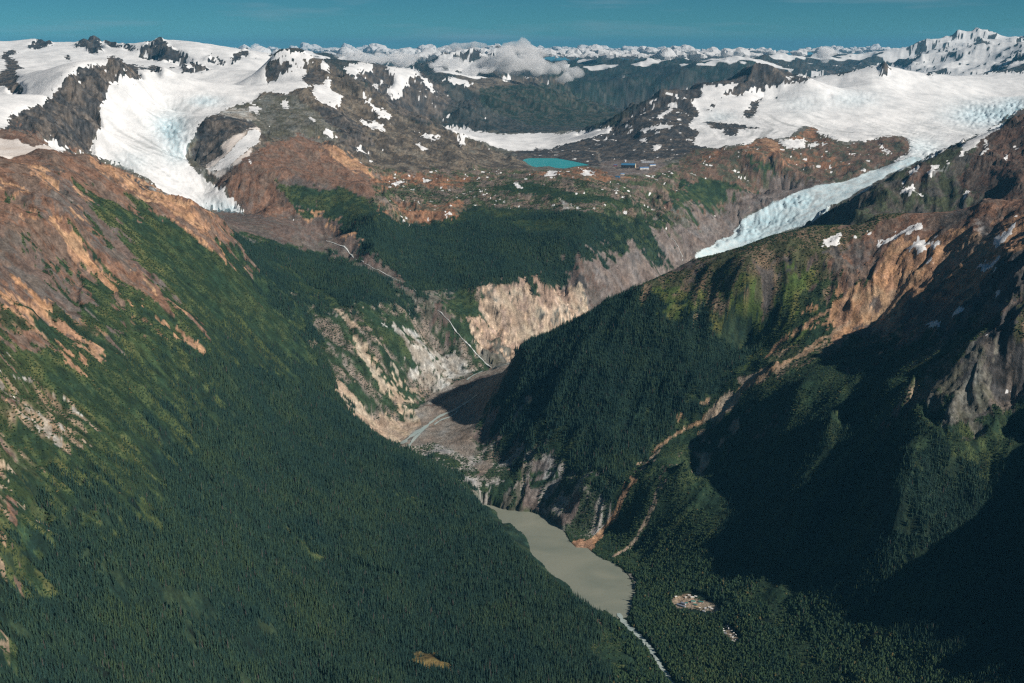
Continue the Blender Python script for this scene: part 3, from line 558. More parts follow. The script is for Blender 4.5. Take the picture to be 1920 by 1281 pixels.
sB = fall_streak(Hb, fbm(Xm, Ym, 48, 2, 62).astype(np.float32), .0028, 9)
sC = perlin(Xm/17, Ym/17, 63)*.6 + perlin(Xm/9, Ym/9, 65)*.4
nrm = lambda a: (a-a.mean())/a.std()
near = 1-sstep(9000, 16000, Ym)
sA, sB = nrm(sA), nrm(sB)
steep = sstep(.12, .75, slope0)
H = Hb + rough*steep*(-np.clip(np.abs(sA), 0, 1.8)*12*np.clip(Ym/6000, 1, 1.7) - np.clip(np.abs(sB), 0, 2)*4.5) + rough*((ridged(Xm, Ym, 260, 4, 5)-.45)*20*(.35+steep) + sC*2.2*near)
plat = blur(((cov == CIDX['plateau']) | (cov == CIDX['plateaured']) | (cov == CIDX['brownhill'])).astype(np.float32), 4)
H = H + fbm(Xm, Ym, 90, 2, 66)*3*(1-rough)*.5 + plat*(ridged(Xm+.3*Ym, Ym*1.8, 300, 5, 67, .6)-.5)*34
# crevasses and icefalls
px0, py0 = project(Xm, Ym, H0)
def blob(cx, cy, rx, ry): return np.exp(-(((px0-cx)/rx)**2+((py0-cy)/ry)**2))
crev = np.clip(blob(318, 235, 34, 26)+.8*blob(385, 190, 30, 10)+.7*blob(330, 280, 25, 30)+.8*blob(430, 385, 50, 14)+blob(1840, 215, 60, 22)+blob(1905, 205, 30, 30)+.6*blob(1730, 280, 40, 22)+.7*blob(1440, 410, 60, 20)+.9*blob(1480, 375, 45, 16)+.6*blob(1400, 440, 40, 16)+.45*blob(1600, 185, 50, 16)+.3*blob(1500, 195, 40, 20)+.4*blob(1350, 220, 30, 12)+.35*blob(250, 300, 40, 20), 0, 1)*(ice > 0)*(Ym < 17000)
cn = np.abs(perlin(Xm/95+Ym/160, Ym/42, 71)); cn2 = np.abs(perlin(Xm/38, Ym/26, 72))
icer = blur((ice > 0).astype(np.float32), 6)*sstep(8000, 11500, Ym)
H = H + icer*(fbm(Xm, Ym, 620, 3, 81)*34 + fbm(Xm, Ym, 150, 2, 82)*6) + np.clip(blob(1657, 130, 7, 10), 0, 1)*85*((Ym > 14500) & (Ym < 19000))
wv = fbm(Xm, Ym, 500, 2, 73)
cn3 = np.abs(perlin(Xm/150+wv*2, H0/9+wv*3, 74)); flowreg = np.clip(blob(300, 270, 120, 110)+blob(400, 360, 80, 60)+blob(1500, 370, 190, 90)+blob(1700, 270, 120, 60)+blob(1880, 215, 90, 40)+blob(1450, 240, 160, 22), 0, 1)*(ice > 0)*(Ym < 17000)
H = H - crev*(np.clip(.35-cn, 0, 1)*70 + np.clip(.3-cn2, 0, 1)*32) - (crev*.8+flowreg*.25)*np.clip(.28-cn3, 0, 1)*34
flow = flowreg*sstep(0, 1.5, sB*.8+sA*.7+nrm(wv)*.3)
H = H + np.clip(rough-.7, 0, 1)*steep*perlin(H/24+WN[0]*3, (Xm-Ym)/260, 39)*5
H = H.astype(np.float32)

# ------------------------------------------------------------------ lakes: level beds cut into the relief
LOW = parse('905 944 925 947 940 953 960 957 980 958 1000 960 1020 968 1045 982 1060 1000 1068 1015 1080 1026 1102 1028 1120 1043 1135 1050 1150 1055 1168 1068 1180 1082 1187 1095 1192 1115 1186 1135 1182 1150 1175 1158 1160 1160 1120 1165 1060 1140 960 1060 880 960')
UP = parse('976 303 985 298 995 296.5 1045 297 1072 302 1100 308 1106 310 1082 312 1058 316.5 1042 315 1030 312 1012 313 1000 315 992 312 985 307')
lowW = [at(x, y, z=0)[:2] for x, y in LOW]; upW = [at(x, y, z=988)[:2] for x, y in UP]
inl = pip(lowW, Xm, Ym); wide = blur(inl.astype(np.float32), 3)
flat = blur(inl.astype(np.float32), 14)
H = np.where(inl & (H0 < 60), np.minimum(H, -1-5*wide), np.where((~inl) & (Ym < 6500) & (Tm > -.06) & (Tm < .2) & (H0 < 40), np.maximum(H, 2.2), H))
rvp = np.array([at(x, y, z=1.2)[:2] for x, y in parse('1158 1150 1165 1160 1173 1170 1184 1180 1196 1190 1208 1202 1220 1218 1232 1238 1246 1260 1262 1284 1290 1330 1310 1380')])
rivd = np.full(H.shape, 1e9, np.float32); k_ = (Ym < 4700) & (np.abs(Tm) < .3)
for (ax, ay), (bx, by) in zip(rvp[:-1], rvp[1:]):
    L_ = (bx-ax)**2+(by-ay)**2; t_ = np.clip(((Xm[k_]-ax)*(bx-ax)+(Ym[k_]-ay)*(by-ay))/L_, 0, 1)
    rivd[k_] = np.minimum(rivd[k_], np.hypot(Xm[k_]-ax-t_*(bx-ax), Ym[k_]-ay-t_*(by-ay)))
H = np.where(rivd < 13, np.minimum(H, -1.5), np.where(rivd < 40, np.minimum(H, 2.2+(rivd-13)*.5), H))
inu = pip(upW, Xm, Ym); nu = blur(inu.astype(np.float32), 6)
H = np.where(inu, 984, np.where(nu > .01, np.minimum(np.maximum(H, 990.5), 990.5+30*(1-nu)), H)).astype(np.float32)
# valley floor of the gravel flats is level across
print('relief', time.time()-T0)

# ------------------------------------------------------------------ final cover and colours
cov, ice, hid, PX, PY = lookup(H, .8)
gx, gy = grad(H); slope = np.sqrt(gx*gx+gy*gy)
def shifted(a, dist):
    bx, by = grad(blur(H0, 3)); sl = np.sqrt(bx*bx+by*by)+1e-5; q = dist*np.clip(sl*2, 0, 1)/sl
    dy = by*q/Ym; dx = bx*q/Ym
    I = np.clip(np.arange(len(lg))[:, None] + dy/np.gradient(lg)[:, None], 0, len(lg)-1).astype(int)
    J = np.clip(np.arange(len(tg))[None] + (dx-Tm*dy)/np.gradient(tg)[None], 0, len(tg)-1).astype(int)
    return a[I, J]
run_ = nrm(sA*.4+sB*.35+nrm(fbm(Xm, Ym, 260, 3, 91))*.55+nrm(fbm(Xm, Ym, 70, 3, 92))*.5)
thin = (isR & np.isin(cov, [CIDX[k] for k in ('tan', 'orangepale', 'orange', 'palerock', 'moraine', 'stripes')]) & (Tm < .27)) | (isR & (H0 < 60))
soft = ~thin & (ice == 0) & (cov != CIDX['gravel']) & (Ym < 17000) & ~inl & ~inu
hiI, loI = shifted(ice, 130), shifted(ice, -110)
for a_, d_, c_ in ((shifted(cov, 50), 50, (run_ > .35) & (run_ <= 1.0)), (shifted(cov, 80), 80, run_ > 1.0), (shifted(cov, 170), 170, (run_ > 1.0) & isL & np.isin(shifted(cov, 170), [CIDX['red'], CIDX['orange'], CIDX['redgrey']])), (shifted(cov, -60), -60, (run_ < -.7) & (run_ >= -1.3)), (shifted(cov, -95), -95, run_ < -1.3)):
    k_ = soft & c_ & (shifted(ice, d_) == 0) & (a_ != CIDX['gravel'])
    cov = np.where(k_, a_, cov)
fn = nrm(fbm(Xm, Ym, 130, 4, 31, .6)); fn2 = nrm(fbm(Xm, Ym, 34, 2, 33))
bands = nrm(fbm(Xm+.35*Ym, Ym*2.2, 210, 5, 35, .75))
pat = CLA[cov, 7]
mixn = np.where(pat == 1, sB*.5+fn*.75+sA*.35+fn2*.35, np.where(pat == 2, bands*.75+fn*.5+fn2*.4, fn*.8+fn2*.5))
thr = CLA[cov, 6]*2-1
m = sstep(-.55, .55, mixn + thr*1.1)[..., None]
col = CLA[cov, 0:3]*(1-m) + CLA[cov, 3:6]*m
fn3 = perlin(Xm/13, Ym/13, 36)+.5*perlin(Xm/7, Ym/7, 37)
bare = np.clip((CLA[cov, 8]-.5)*1.5, .3, 1.5)
var = (1 + .17*fn2 + .10*sB + .42*fn3*bare*near + .20*nrm(perlin(H/17+WN[0]*3, (Xm+Ym)/210, 38))*np.clip(bare-.4, 0, 1)*sstep(.35, .9, slope))[..., None]*(1 + .10*np.stack([fn, fn*.6, fn*.2], 2))
col = np.clip(col*var, .008, .8)
# steep dark rock shows through on high ground
# snow: painted areas plus drifts lodged in hollows
curv = blur(H, 3)-H
hol = nrm(np.clip(curv, -12, 12))
sf = CLA[cov, 10]
sn = nrm(np.where(Ym > 10500, fbm(Xm, Ym, 125, 3, 41), fbm(Xm, Ym, 75, 3, 44)))
sn2 = nrm(fbm(Xm*1.0, Ym*1.6, 40, 2, 42))
sn = np.where(CLA[cov, 7] == 2, nrm(fbm(Xm+.3*Ym, Ym*1.3, 62, 3, 46)), sn)
drift = sn*.55 + sn2*.3 + sB*.35 + fn*.35 + hol*.4 - .35*np.clip(slope-.6, 0, 2)
ths = np.interp(sf, [0, .005, .01, .02, .035, .06, .16, .4], [9, 2.9, 2.6, 2.35, 2.1, 1.8, .95, .15])
edge = .30*fn2 + .07*sB + .14*nrm(perlin(Xm/14, Ym/14, 77))
solid = sstep(.36, .64, blur((ice == 1).astype(np.float32), 2) + .62*edge*(slope < 9))
snow = np.where(ice >= 2, 0, np.maximum(solid*(blur((ice == 1).astype(np.float32), 3) > .02), sstep(-.12, .12, drift-ths*1.0))).astype(np.float32)
snow = np.where((ice == 1) & (blur((ice == 1).astype(np.float32), 6) > .97), 1, snow).astype(np.float32)
fs = (Ym > 21000)*sstep(-.2, .2, (H-1730+200*hi)/(240-110*hi) + nrm(fbm(Xm, Ym, 900, 3, 43))*.55 - .25*slope)
fs = fs*np.where(hi > .5, sstep(.62, .36, slope+.12*sB+.10*fn), sstep(1.3, .8, slope+.1*sB))
snow = np.maximum(snow*(Ym < 40000), fs*(H > 1150))
icea = (ice == 2).astype(np.float32); dirt = (ice == 3).astype(np.float32)
snow = snow.astype(np.float32); icea = blur(icea, 2); dirt = np.where(PX > 1200, blur(dirt, 16)*.55, blur(dirt, 2))
blue = np.clip(crev*.9, 0, 1)
tree = CLA[cov, 9]*(ice == 0)
# clearings follow the settlement and the shores
print('colours', time.time()-T0)
# ------------------------------------------------------------------ materials
def nodes(name):
    m = bpy.data.materials.new(name); m.use_nodes = True; t = m.node_tree
    return m, t, t.nodes['Principled BSDF']
def N_(t, kind, **kw):
    n = t.nodes.new(kind)
    for k, v in kw.items(): setattr(n, k, v)
    return n
def noise(t, scale, detail=4, rough=.6, vec=None):
    n = N_(t, 'ShaderNodeTexNoise'); n.inputs['Scale'].default_value = scale; n.inputs['Detail'].default_value = detail; n.inputs['Roughness'].default_value = rough
    if vec is not None: t.links.new(vec, n.inputs['Vector'])
    return n.outputs['Fac']
def maprange(t, src, a, b, c=0, d=1):
    n = N_(t, 'ShaderNodeMapRange'); n.inputs[1].default_value = a; n.inputs[2].default_value = b; n.inputs[3].default_value = c; n.inputs[4].default_value = d
    t.links.new(src, n.inputs[0]); return n.outputs[0]
def math_(t, op, a, b):
    n = N_(t, 'ShaderNodeMath', operation=op)
    for i, v in enumerate((a, b)):
        if isinstance(v, (int, float)): n.inputs[i].default_value = v
        else: t.links.new(v, n.inputs[i])
    return n.outputs[0]
def mixc(t, f, a, b, mode='MIX'):
    n = N_(t, 'ShaderNodeMix', data_type='RGBA', blend_type=mode)
    for s, v in (('Factor', f), ('A', a), ('B', b)):
        if isinstance(v, (int, float)): n.inputs[s].default_value = v
        elif isinstance(v, tuple): n.inputs[s].default_value = v if len(v) == 4 else v + (1,)
        else: t.links.new(v, n.inputs[s])
    return n.outputs['Result']
def attr(t, name, out='Fac'):
    n = N_(t, 'ShaderNodeAttribute'); n.attribute_name = name; return n.outputs[out]

def ground_material():
    m, t, bs = nodes('ground')
    pos = N_(t, 'ShaderNodeNewGeometry').outputs['Position']
    n1 = noise(t, 1/9., 4, .65, pos); n2 = noise(t, 1/45., 3, .6, pos)
    v = math_(t, 'MULTIPLY', maprange(t, n1, .3, .7, .62, 1.38), maprange(t, n2, .3, .7, .82, 1.18))
    vc = N_(t, 'ShaderNodeCombineColor'); [t.links.new(v, vc.inputs[i]) for i in range(3)]
    base = mixc(t, 1.0, attr(t, 'cover', 'Color'), vc.outputs[0], 'MULTIPLY')
    sn = maprange(t, math_(t, 'ADD', attr(t, 'snow'), math_(t, 'MULTIPLY', math_(t, 'SUBTRACT', n1, .5), .7)), .42, .58)
    ic = maprange(t, math_(t, 'ADD', attr(t, 'ice'), math_(t, 'MULTIPLY', math_(t, 'SUBTRACT', n1, .5), .6)), .4, .6)
    di = maprange(t, math_(t, 'ADD', attr(t, 'dirt'), math_(t, 'MULTIPLY', math_(t, 'SUBTRACT', n2, .5), .8)), .35, .65)
    streak = noise(t, 1/160., 6, .7, pos)
    snowc = mixc(t, maprange(t, streak, .42, .68), (.78, .78, .78), (.58, .59, .60))
    icec = mixc(t, maprange(t, n2, .35, .7), (.66, .74, .76), (.50, .66, .72))
    icec = mixc(t, maprange(t, streak, .5, .72, 0, .55), icec, (.42, .43, .42))
    dirtc = mixc(t, maprange(t, streak, .35, .65), (.74, .69, .65), (.60, .52, .46))
    base = mixc(t, sn, base, snowc); base = mixc(t, ic, base, icec); base = mixc(t, di, base, dirtc)
    base = mixc(t, math_(t, 'MULTIPLY', attr(t, 'flowline'), .9), base, (.40, .41, .41))
    base = mixc(t, math_(t, 'MULTIPLY', attr(t, 'crevasse'), maprange(t, n1, .3, .6, .9, .3)), base, (.30, .55, .66))
    t.links.new(base, bs.inputs['Base Color']); bs.inputs['Roughness'].default_value = .85; bs.inputs['Specular IOR Level'].default_value = .15
    b = N_(t, 'ShaderNodeBump'); b.inputs['Distance'].default_value = 10
    bn = noise(t, 1/22., 8, .68, pos); t.links.new(bn, b.inputs['Height'])
    st = math_(t, 'SUBTRACT', .95, math_(t, 'MULTIPLY', math_(t, 'MAXIMUM', sn, math_(t, 'MAXIMUM', ic, di)), .45)); t.links.new(st, b.inputs['Strength'])
    t.links.new(b.outputs[0], bs.inputs['Normal'])
    return m
GROUND = ground_material()

def plain(name, c, rough=.7, spec=.3, var=.12, scale=.5, metal=0):
    m, t, bs = nodes(name)
    pos = N_(t, 'ShaderNodeNewGeometry').outputs['Position']
    n = noise(t, scale, 4, .6, pos)
    t.links.new(mixc(t, maprange(t, n, .3, .7), tuple(x*(1-var) for x in c), tuple(min(1, x*(1+var)) for x in c)), bs.inputs['Base Color'])
    bs.inputs['Roughness'].default_value = rough; bs.inputs['Specular IOR Level'].default_value = spec; bs.inputs['Metallic'].default_value = metal
    return m

# ------------------------------------------------------------------ the relief as landforms
def tag(o, label=None, cat=None, group=None, kind=None):
    if label: o['label'] = label
    if cat: o['category'] = cat
    if group: o['group'] = group
    if kind: o['kind'] = kind
    return o
def quick_mesh(name, V, Q, smooth=True):
    me = bpy.data.meshes.new(name); V = np.asarray(V, np.float32); Q = np.asarray(Q, np.int32)
    me.vertices.add(len(V)); me.vertices.foreach_set('co', V.ravel())
    me.loops.add(Q.size); me.loops.foreach_set('vertex_index', Q.ravel())
    me.polygons.add(len(Q)); me.polygons.foreach_set('loop_start', np.arange(0, Q.size, Q.shape[1], dtype=np.int32))
    if smooth: me.polygons.foreach_set('use_smooth', np.ones(len(Q), bool))
    me.update(calc_edges=True); return me
ny, nx = H.shape
VV = np.stack([Xm, Ym, H], 2).reshape(-1, 3)
idx = np.arange(ny*nx).reshape(ny, nx)
QQ = np.stack([idx[:-1, :-1], idx[:-1, 1:], idx[1:, 1:], idx[1:, :-1]], 2).reshape(-1, 4)
onice = ice > 0
region = np.full(H.shape, 6, np.int8)                                # 6 valley side / bench
region[(cov == CIDX['plateau']) | (cov == CIDX['plateaured']) | (cov == CIDX['brownhill'])] = 5
region[(PX < 1000) & (Ym > 8800) & (PY < 300)] = 7
region[(PX >= 1000) & (Ym > 11500) & (PY < 320)] = 8
region[(PX > 1480) & (Ym < 11000) & (Ym > 6600)] = 9
region[Ym > 15500] = 10
region[onice & (PX < 520) & (Ym < 22000)] = 2
region[onice & (PX > 1230) & (Ym < 22000)] = 3
region[onice & (PX >= 780) & (PX <= 1180) & (Ym > 13000) & (Ym < 18500) & (PY > 225)] = 4
region[(cov == CIDX['gravel']) & (Ym < 8000)] = 11
region[isL] = 0; region[isR] = 1
NAMES = {0: ('mountain_slope', 'near mountainside, red scree above and dark conifer forest below'), 1: ('mountain_slope', 'forested mountain with orange scars rising right of the grey lake'),
         2: ('glacier', 'white icefield and glacier tongue coming down at the left'), 3: ('glacier', 'broad icefield and long glacier tongue at the right'),
         4: ('glacier', 'flat valley glacier beyond the turquoise lake'), 5: ('rocky_plateau', 'hummocky brown plateau with snow patches around the turquoise lake'),
         6: ('canyon_side', 'forested bench and bare canyon walls above the river'), 7: ('mountain', 'brown rock mountain with a white cap left of the middle'),
         8: ('mountain', 'dark rock ridge with snow patches below the right icefield'), 9: ('mountain', 'dark ribbed rock ridge right of the glacier tongue'),
         10: ('mountain_range', 'far ranges fading to blue under the clouds'), 11: ('river_flat', 'gravel flat at the bottom of the canyon')}
fr = region.reshape(-1)[QQ[:, 0]]
colA = np.concatenate([col, np.ones(col.shape[:2] + (1,))], 2).reshape(-1, 4).astype(np.float32)
att = dict(flowline=flow.astype(np.float32), snow=snow, ice=icea, dirt=dirt, crevasse=blue)
for rid, (nm, lb) in NAMES.items():
    q = QQ[fr == rid]
    if not len(q): continue
    u, inv = np.unique(q, return_inverse=True)
    me = quick_mesh(nm, VV[u], inv.reshape(-1, 4))
    a = me.attributes.new('cover', 'FLOAT_COLOR', 'POINT'); a.data.foreach_set('color', colA[u].ravel())
    for k, arr in att.items():
        a = me.attributes.new(k, 'FLOAT', 'POINT'); a.data.foreach_set('value', arr.reshape(-1)[u].astype(np.float32))
    me.materials.append(GROUND)
    o = bpy.data.objects.new(nm, me); C.objects.link(o); tag(o, lb, kind='structure')
print('meshes', time.time()-T0)

# ------------------------------------------------------------------ finding places on the relief
def gridpos(x, y):
    return np.interp(np.log(np.asarray(y)/1000), lg, np.arange(len(lg))), np.interp(np.asarray(x)/np.asarray(y), tg, np.arange(len(tg)))
def height(x, y, Hh=None):
    Hh = H if Hh is None else Hh
    i, j = gridpos(x, y); i0 = np.minimum(i.astype(int), ny-2); j0 = np.minimum(j.astype(int), nx-2); fi = i-i0; fj = j-j0
    return (Hh[i0, j0]*(1-fi)*(1-fj) + Hh[i0+1, j0]*fi*(1-fj) + Hh[i0, j0+1]*(1-fi)*fj + Hh[i0+1, j0+1]*fi*fj)
PXf, PYf = project(Xm, Ym, H)
_run = np.minimum.accumulate(PYf, axis=0)
visible = PYf <= _run + .8
vi = np.nonzero(visible & (PXf > -60) & (PXf < 1980) & (PYf < 1400))
_vx, _vy, _vi, _vj = PXf[vi], PYf[vi], vi[0], vi[1]
def hit(px, py):
    k = np.argmin((_vx-px)**2 + (_vy-py)**2); return float(Xm[_vi[k], _vj[k]]), float(Ym[_vi[k], _vj[k]]), float(H[_vi[k], _vj[k]])

# ------------------------------------------------------------------ water
def water_mat(name, a, b, rough, bump, scale=1/14.):
    m, t, bs = nodes(name)
    pos = N_(t, 'ShaderNodeNewGeometry').outputs['Position']
    n_ = N_(t, 'ShaderNodeTexNoise'); n_.inputs['Scale'].default_value = 1/260.; n_.inputs['Detail'].default_value = 7; n_.inputs['Distortion'].default_value = 1.6; t.links.new(pos, n_.inputs['Vector']); n = n_.outputs['Fac']
    t.links.new(mixc(t, maprange(t, n, .3, .7), a, b), bs.inputs['Base Color'])
    bs.inputs['Roughness'].default_value = rough; bs.inputs['Specular IOR Level'].default_value = .35
    bp = N_(t, 'ShaderNodeBump'); bp.inputs['Distance'].default_value = bump; t.links.new(noise(t, scale, 5, .7, pos), bp.inputs['Height']); t.links.new(bp.outputs[0], bs.inputs['Normal'])
    return m
def sheet(name, poly, z, mat, label):
    bm = bmesh.new(); f = bm.faces.new([bm.verts.new((x, y, z)) for x, y in poly])
    bmesh.ops.triangulate(bm, faces=[f]); me = bpy.data.meshes.new(name); bm.to_mesh(me); bm.free(); me.materials.append(mat)
    me.update()
    if me.polygons[0].normal.z < 0: me.flip_normals()
    o = bpy.data.objects.new(name, me); C.objects.link(o); return tag(o, label, kind='structure')
sheet('lake', lowW, -.2, water_mat('silty_water', (.190, .208, .168), (.262, .268, .212), .22, .5), 'long silty grey-green lake at the foot of the mountains')
sheet('lake', upW, 988, water_mat('turquoise_water', (.035, .33, .34), (.05, .38, .38), .3, .3), 'bright turquoise lake on the plateau')
FOAM = water_mat('white_water', (.55, .58, .57), (.26, .27, .26), .5, 1.0, 1/5.)
RIVER = water_mat('glacial_river', (.40, .45, .42), (.26, .34, .34), .4, .8, 1/7.)
def ribbon(name, pts_, w0, w1, mat, label, lift=1.6, z=None, sub=5):
    P = []
    for k in range(len(pts_)-1):
        (ax, ay), (bx, by) = pts_[k], pts_[k+1]; n = max(1, int(math.hypot(bx-ax, by-ay)/sub))
        P += [(ax+(bx-ax)*i/n, ay+(by-ay)*i/n) for i in range(n)]
    P.append(pts_[-1])
    Wd = np.array([(hit(*q)[:2] if z is None else at(q[0], q[1], z=z)[:2]) for q in P])
    if len(Wd) > 4:
        for _ in range(2): Wd[1:-1] = (Wd[:-2]+Wd[1:-1]*2+Wd[2:])/4
    tan_ = np.gradient(Wd, axis=0); tan_ /= np.linalg.norm(tan_, axis=1)[:, None]+1e-6
    V = []; rr = random.Random(len(P))
    for i, (x, y) in enumerate(Wd):
        w = (w0+(w1-w0)*i/max(1, len(P)-1))*rr.uniform(.3, 1.5)*(y/F)
        for s in (-.5, 0, .5):
            vx, vy = x - tan_[i][1]*w*s, y + tan_[i][0]*w*s
            vz = (float(height(np.array(vx), np.array(vy))) + lift) if z is None else z
            V.append((vx, vy, vz))
    for i in range(len(P)) if z is None else ():
        m_ = max(V[3*i+k][2] for k in range(3)); 
        for k in range(3): V[3*i+k] = (V[3*i+k][0], V[3*i+k][1], m_*.6 + V[3*i+k][2]*.4)
    Q = [(3*i+k, 3*i+k+1, 3*i+k+4, 3*i+k+3) for i in range(len(P)-1) for k in range(2)]
    me = quick_mesh(name, V, Q); me.materials.append(mat)
    if me.polygons[0].normal.z < 0: me.flip_normals()
    o = bpy.data.objects.new(name, me); C.objects.link(o); return tag(o, label, kind='structure')
P_ = parse
ribbon('waterfall', P_('822 580 832 592 845 607 858 624 870 640 884 655 897 668 910 680 922 690'), 2, 3.6, FOAM, 'white waterfall dropping down the canyon wall to the gravel flat', 3)
ribbon('stream', P_('612 453 626 456 640 460 650 467 656 474 664 484'), 1.6, 2.8, FOAM, 'white stream below the left glacier')
ribbon('stream', P_('666 486 680 493 700 503 730 518 760 532 776 540 781 547'), 1.2, 1.5, FOAM, 'thin white stream running beside the forested bench')
ribbon('waterfall', P_('766 578 768 584 770 590'), 1.6, 2, FOAM, 'short waterfall at the lip of the canyon')
ribbon('stream', P_('1253 438 1262 448 1269 458 1274 468 1279 478 1281 490'), 1.2, 1.8, FOAM, 'thin stream down the bare slope above the right glacier snout')
ribbon('stream', P_('1152 950 1150 962 1138 978 1126 990 1112 1004'), 1.5, 2, FOAM, 'small creek on the orange debris fan beside the lake')
ribbon('river', P_('955 682 938 687 922 691 905 697 888 703 875 712'), 4, 3, RIVER, 'braided river on the sunlit gravel flat')
ribbon('river', P_('895 740 870 758 852 770 835 776 822 782 812 790 800 800 786 808 772 818 758 828 742 838'), 4, 10, RIVER, 'braided river leaving the shaded part of the gravel flat')
ribbon('river', P_('860 770 845 782 828 788 815 796'), 4, 5, RIVER, 'side channel of the braided river in the shade')
ribbon('river', P_('800 802 784 816 770 830 762 842'), 4, 7, RIVER, 'side channel of the braided river below the gravel slope')
ribbon('river', P_('842 900 852 905 862 908 872 914 884 922'), 7, 6, RIVER, 'short reach of white river between the canyon mounds')
ribbon('river', P_('1160 1150 1165 1160 1173 1170 1184 1180 1196 1190 1208 1202 1220 1218 1232 1238 1246 1260 1262 1284 1290 1330 1310 1380'), 12, 9, RIVER, 'pale river flowing out of the grey lake', z=1.2)
# the outlet bed must lie below the water: lower the ground beside it happened in the survey (z -3)

# ------------------------------------------------------------------ trees
def conifer_mesh(name, h, r, tiers, seg, rnd, mat):
    bm = bmesh.new(); 
    for k in range(tiers):
        f0 = .04 + .80*k/tiers; f1 = min(1.0, f0 + 1.9/tiers*(.9 if k < tiers-1 else 1)); rr = r*(1-f0)**.85*rnd.uniform(.85, 1.1)
        if k == tiers-1: f1 = 1.0
        a0 = rnd.random()*6; top = bm.verts.new((rnd.uniform(-.02, .02)*h*.4, rnd.uniform(-.02, .02)*h*.4, f1*h)); ring = []
        for s in range(seg):
            q = rr*(rnd.uniform(.95, 1.2) if s % 2 else rnd.uniform(.5, .75)); a = a0 + s*2*math.pi/seg
            ring.append(bm.verts.new((q*math.cos(a), q*math.sin(a), f0*h + (-.02 if s % 2 else .03)*h + rnd.uniform(-.01, .01)*h)))
        for s in range(seg): bm.faces.new((ring[s], ring[(s+1) % seg], top))
    me = bpy.data.meshes.new(name); bm.to_mesh(me); bm.free(); me.materials.append(mat); return me
def bush_mesh(name, h, r, rnd, mat):
    bm = bmesh.new()
    for c in range(5):
        a = rnd.random()*6.28; q = 0 if c == 0 else r*.55
        ret = bmesh.ops.create_icosphere(bm, subdivisions=1, radius=1)
        s = rnd.uniform(.45, .75)*r
        for v in ret['verts']:
            j = rnd.uniform(.78, 1.22); v.co = Vector((v.co.x*s*j + q*math.cos(a), v.co.y*s*j + q*math.sin(a), h*.5 + (0 if c else .18*h) + v.co.z*h*.42*j))
    me = bpy.data.meshes.new(name); bm.to_mesh(me); bm.free(); me.materials.append(mat); return me
def leaf_mat(name, cols, warm):
    m, t, bs = nodes(name)
    oi = N_(t, 'ShaderNodeObjectInfo')
    big = noise(t, 1/260., 3, .6, oi.outputs['Location'])
    r = N_(t, 'ShaderNodeValToRGB'); r.color_ramp.interpolation = 'LINEAR'
    els = r.color_ramp.elements; els[0].color = cols[0] + (1,); els[1].color = cols[-1] + (1,); els[1].position = 1
    for i, c in enumerate(cols[1:-1]): e = els.new((i+1)/(len(cols)-1)); e.color = c + (1,)
    t.links.new(math_(t, 'ADD', math_(t, 'MULTIPLY', oi.outputs['Random'], .55), maprange(t, big, .3, .7, -.05, .5)), r.inputs[0])
    pos = N_(t, 'ShaderNodeNewGeometry').outputs['Position']
    c = mixc(t, maprange(t, noise(t, .45, 3, .7, pos), .3, .7, 0, 1), (.55, .55, .55), (1.45, 1.45, 1.45)); col_ = mixc(t, 1.0, r.outputs[0], c, 'MULTIPLY')
    dead = maprange(t, oi.outputs['Random'], .984, .986)
    col_ = mixc(t, dead, col_, warm)
    t.links.new(col_, bs.inputs['Base Color']); bs.inputs['Roughness'].default_value = .8; bs.inputs['Specular IOR Level'].default_value = .12
    return m
NEEDLE = leaf_mat('conifer_needles', [(.015, .040, .038), (.024, .056, .045), (.038, .072, .044), (.062, .094, .040)], (.080, .070, .060))
LEAF = leaf_mat('broad_leaves', [(.018, .040, .022), (.026, .052, .024), (.038, .064, .026), (.058, .078, .03)], (.12, .10, .04))
BARK = plain('bark', (.07, .055, .045), .9, .1)
trnd = random.Random(11)
protos = [conifer_mesh('conifer', 27, 3.0, 5, 8, trnd, NEEDLE), conifer_mesh('conifer', 24, 3.5, 5, 8, trnd, NEEDLE), conifer_mesh('conifer', 30, 2.7, 6, 8, trnd, NEEDLE), conifer_mesh('conifer', 20, 3.6, 4, 8, trnd, NEEDLE),
          bush_mesh('broadleaf', 15, 5.2, trnd, LEAF), bush_mesh('broadleaf', 12, 5.5, trnd, LEAF), bush_mesh('shrub', 3.6, 4.2, trnd, LEAF), bush_mesh('shrub', 3.0, 5.0, trnd, LEAF)]
PH = [27, 24, 30, 20, 15, 12, 3.6, 3.0]
rs = np.random.RandomState(5)
def scatter(y0, y1, sp, t0=-.47, t1=.47):
    xs = np.arange(t0*y1, t1*y1, sp); ys = np.arange(y0, y1, sp); X, Y = np.meshgrid(xs, ys)
    X = (X + rs.uniform(-.48, .48, X.shape)*sp).ravel(); Y = (Y + rs.uniform(-.48, .48, Y.shape)*sp).ravel()
    k = (X/Y > t0) & (X/Y < t1); return X[k], Y[k]
allx, ally, allk, alls = [], [], [], []
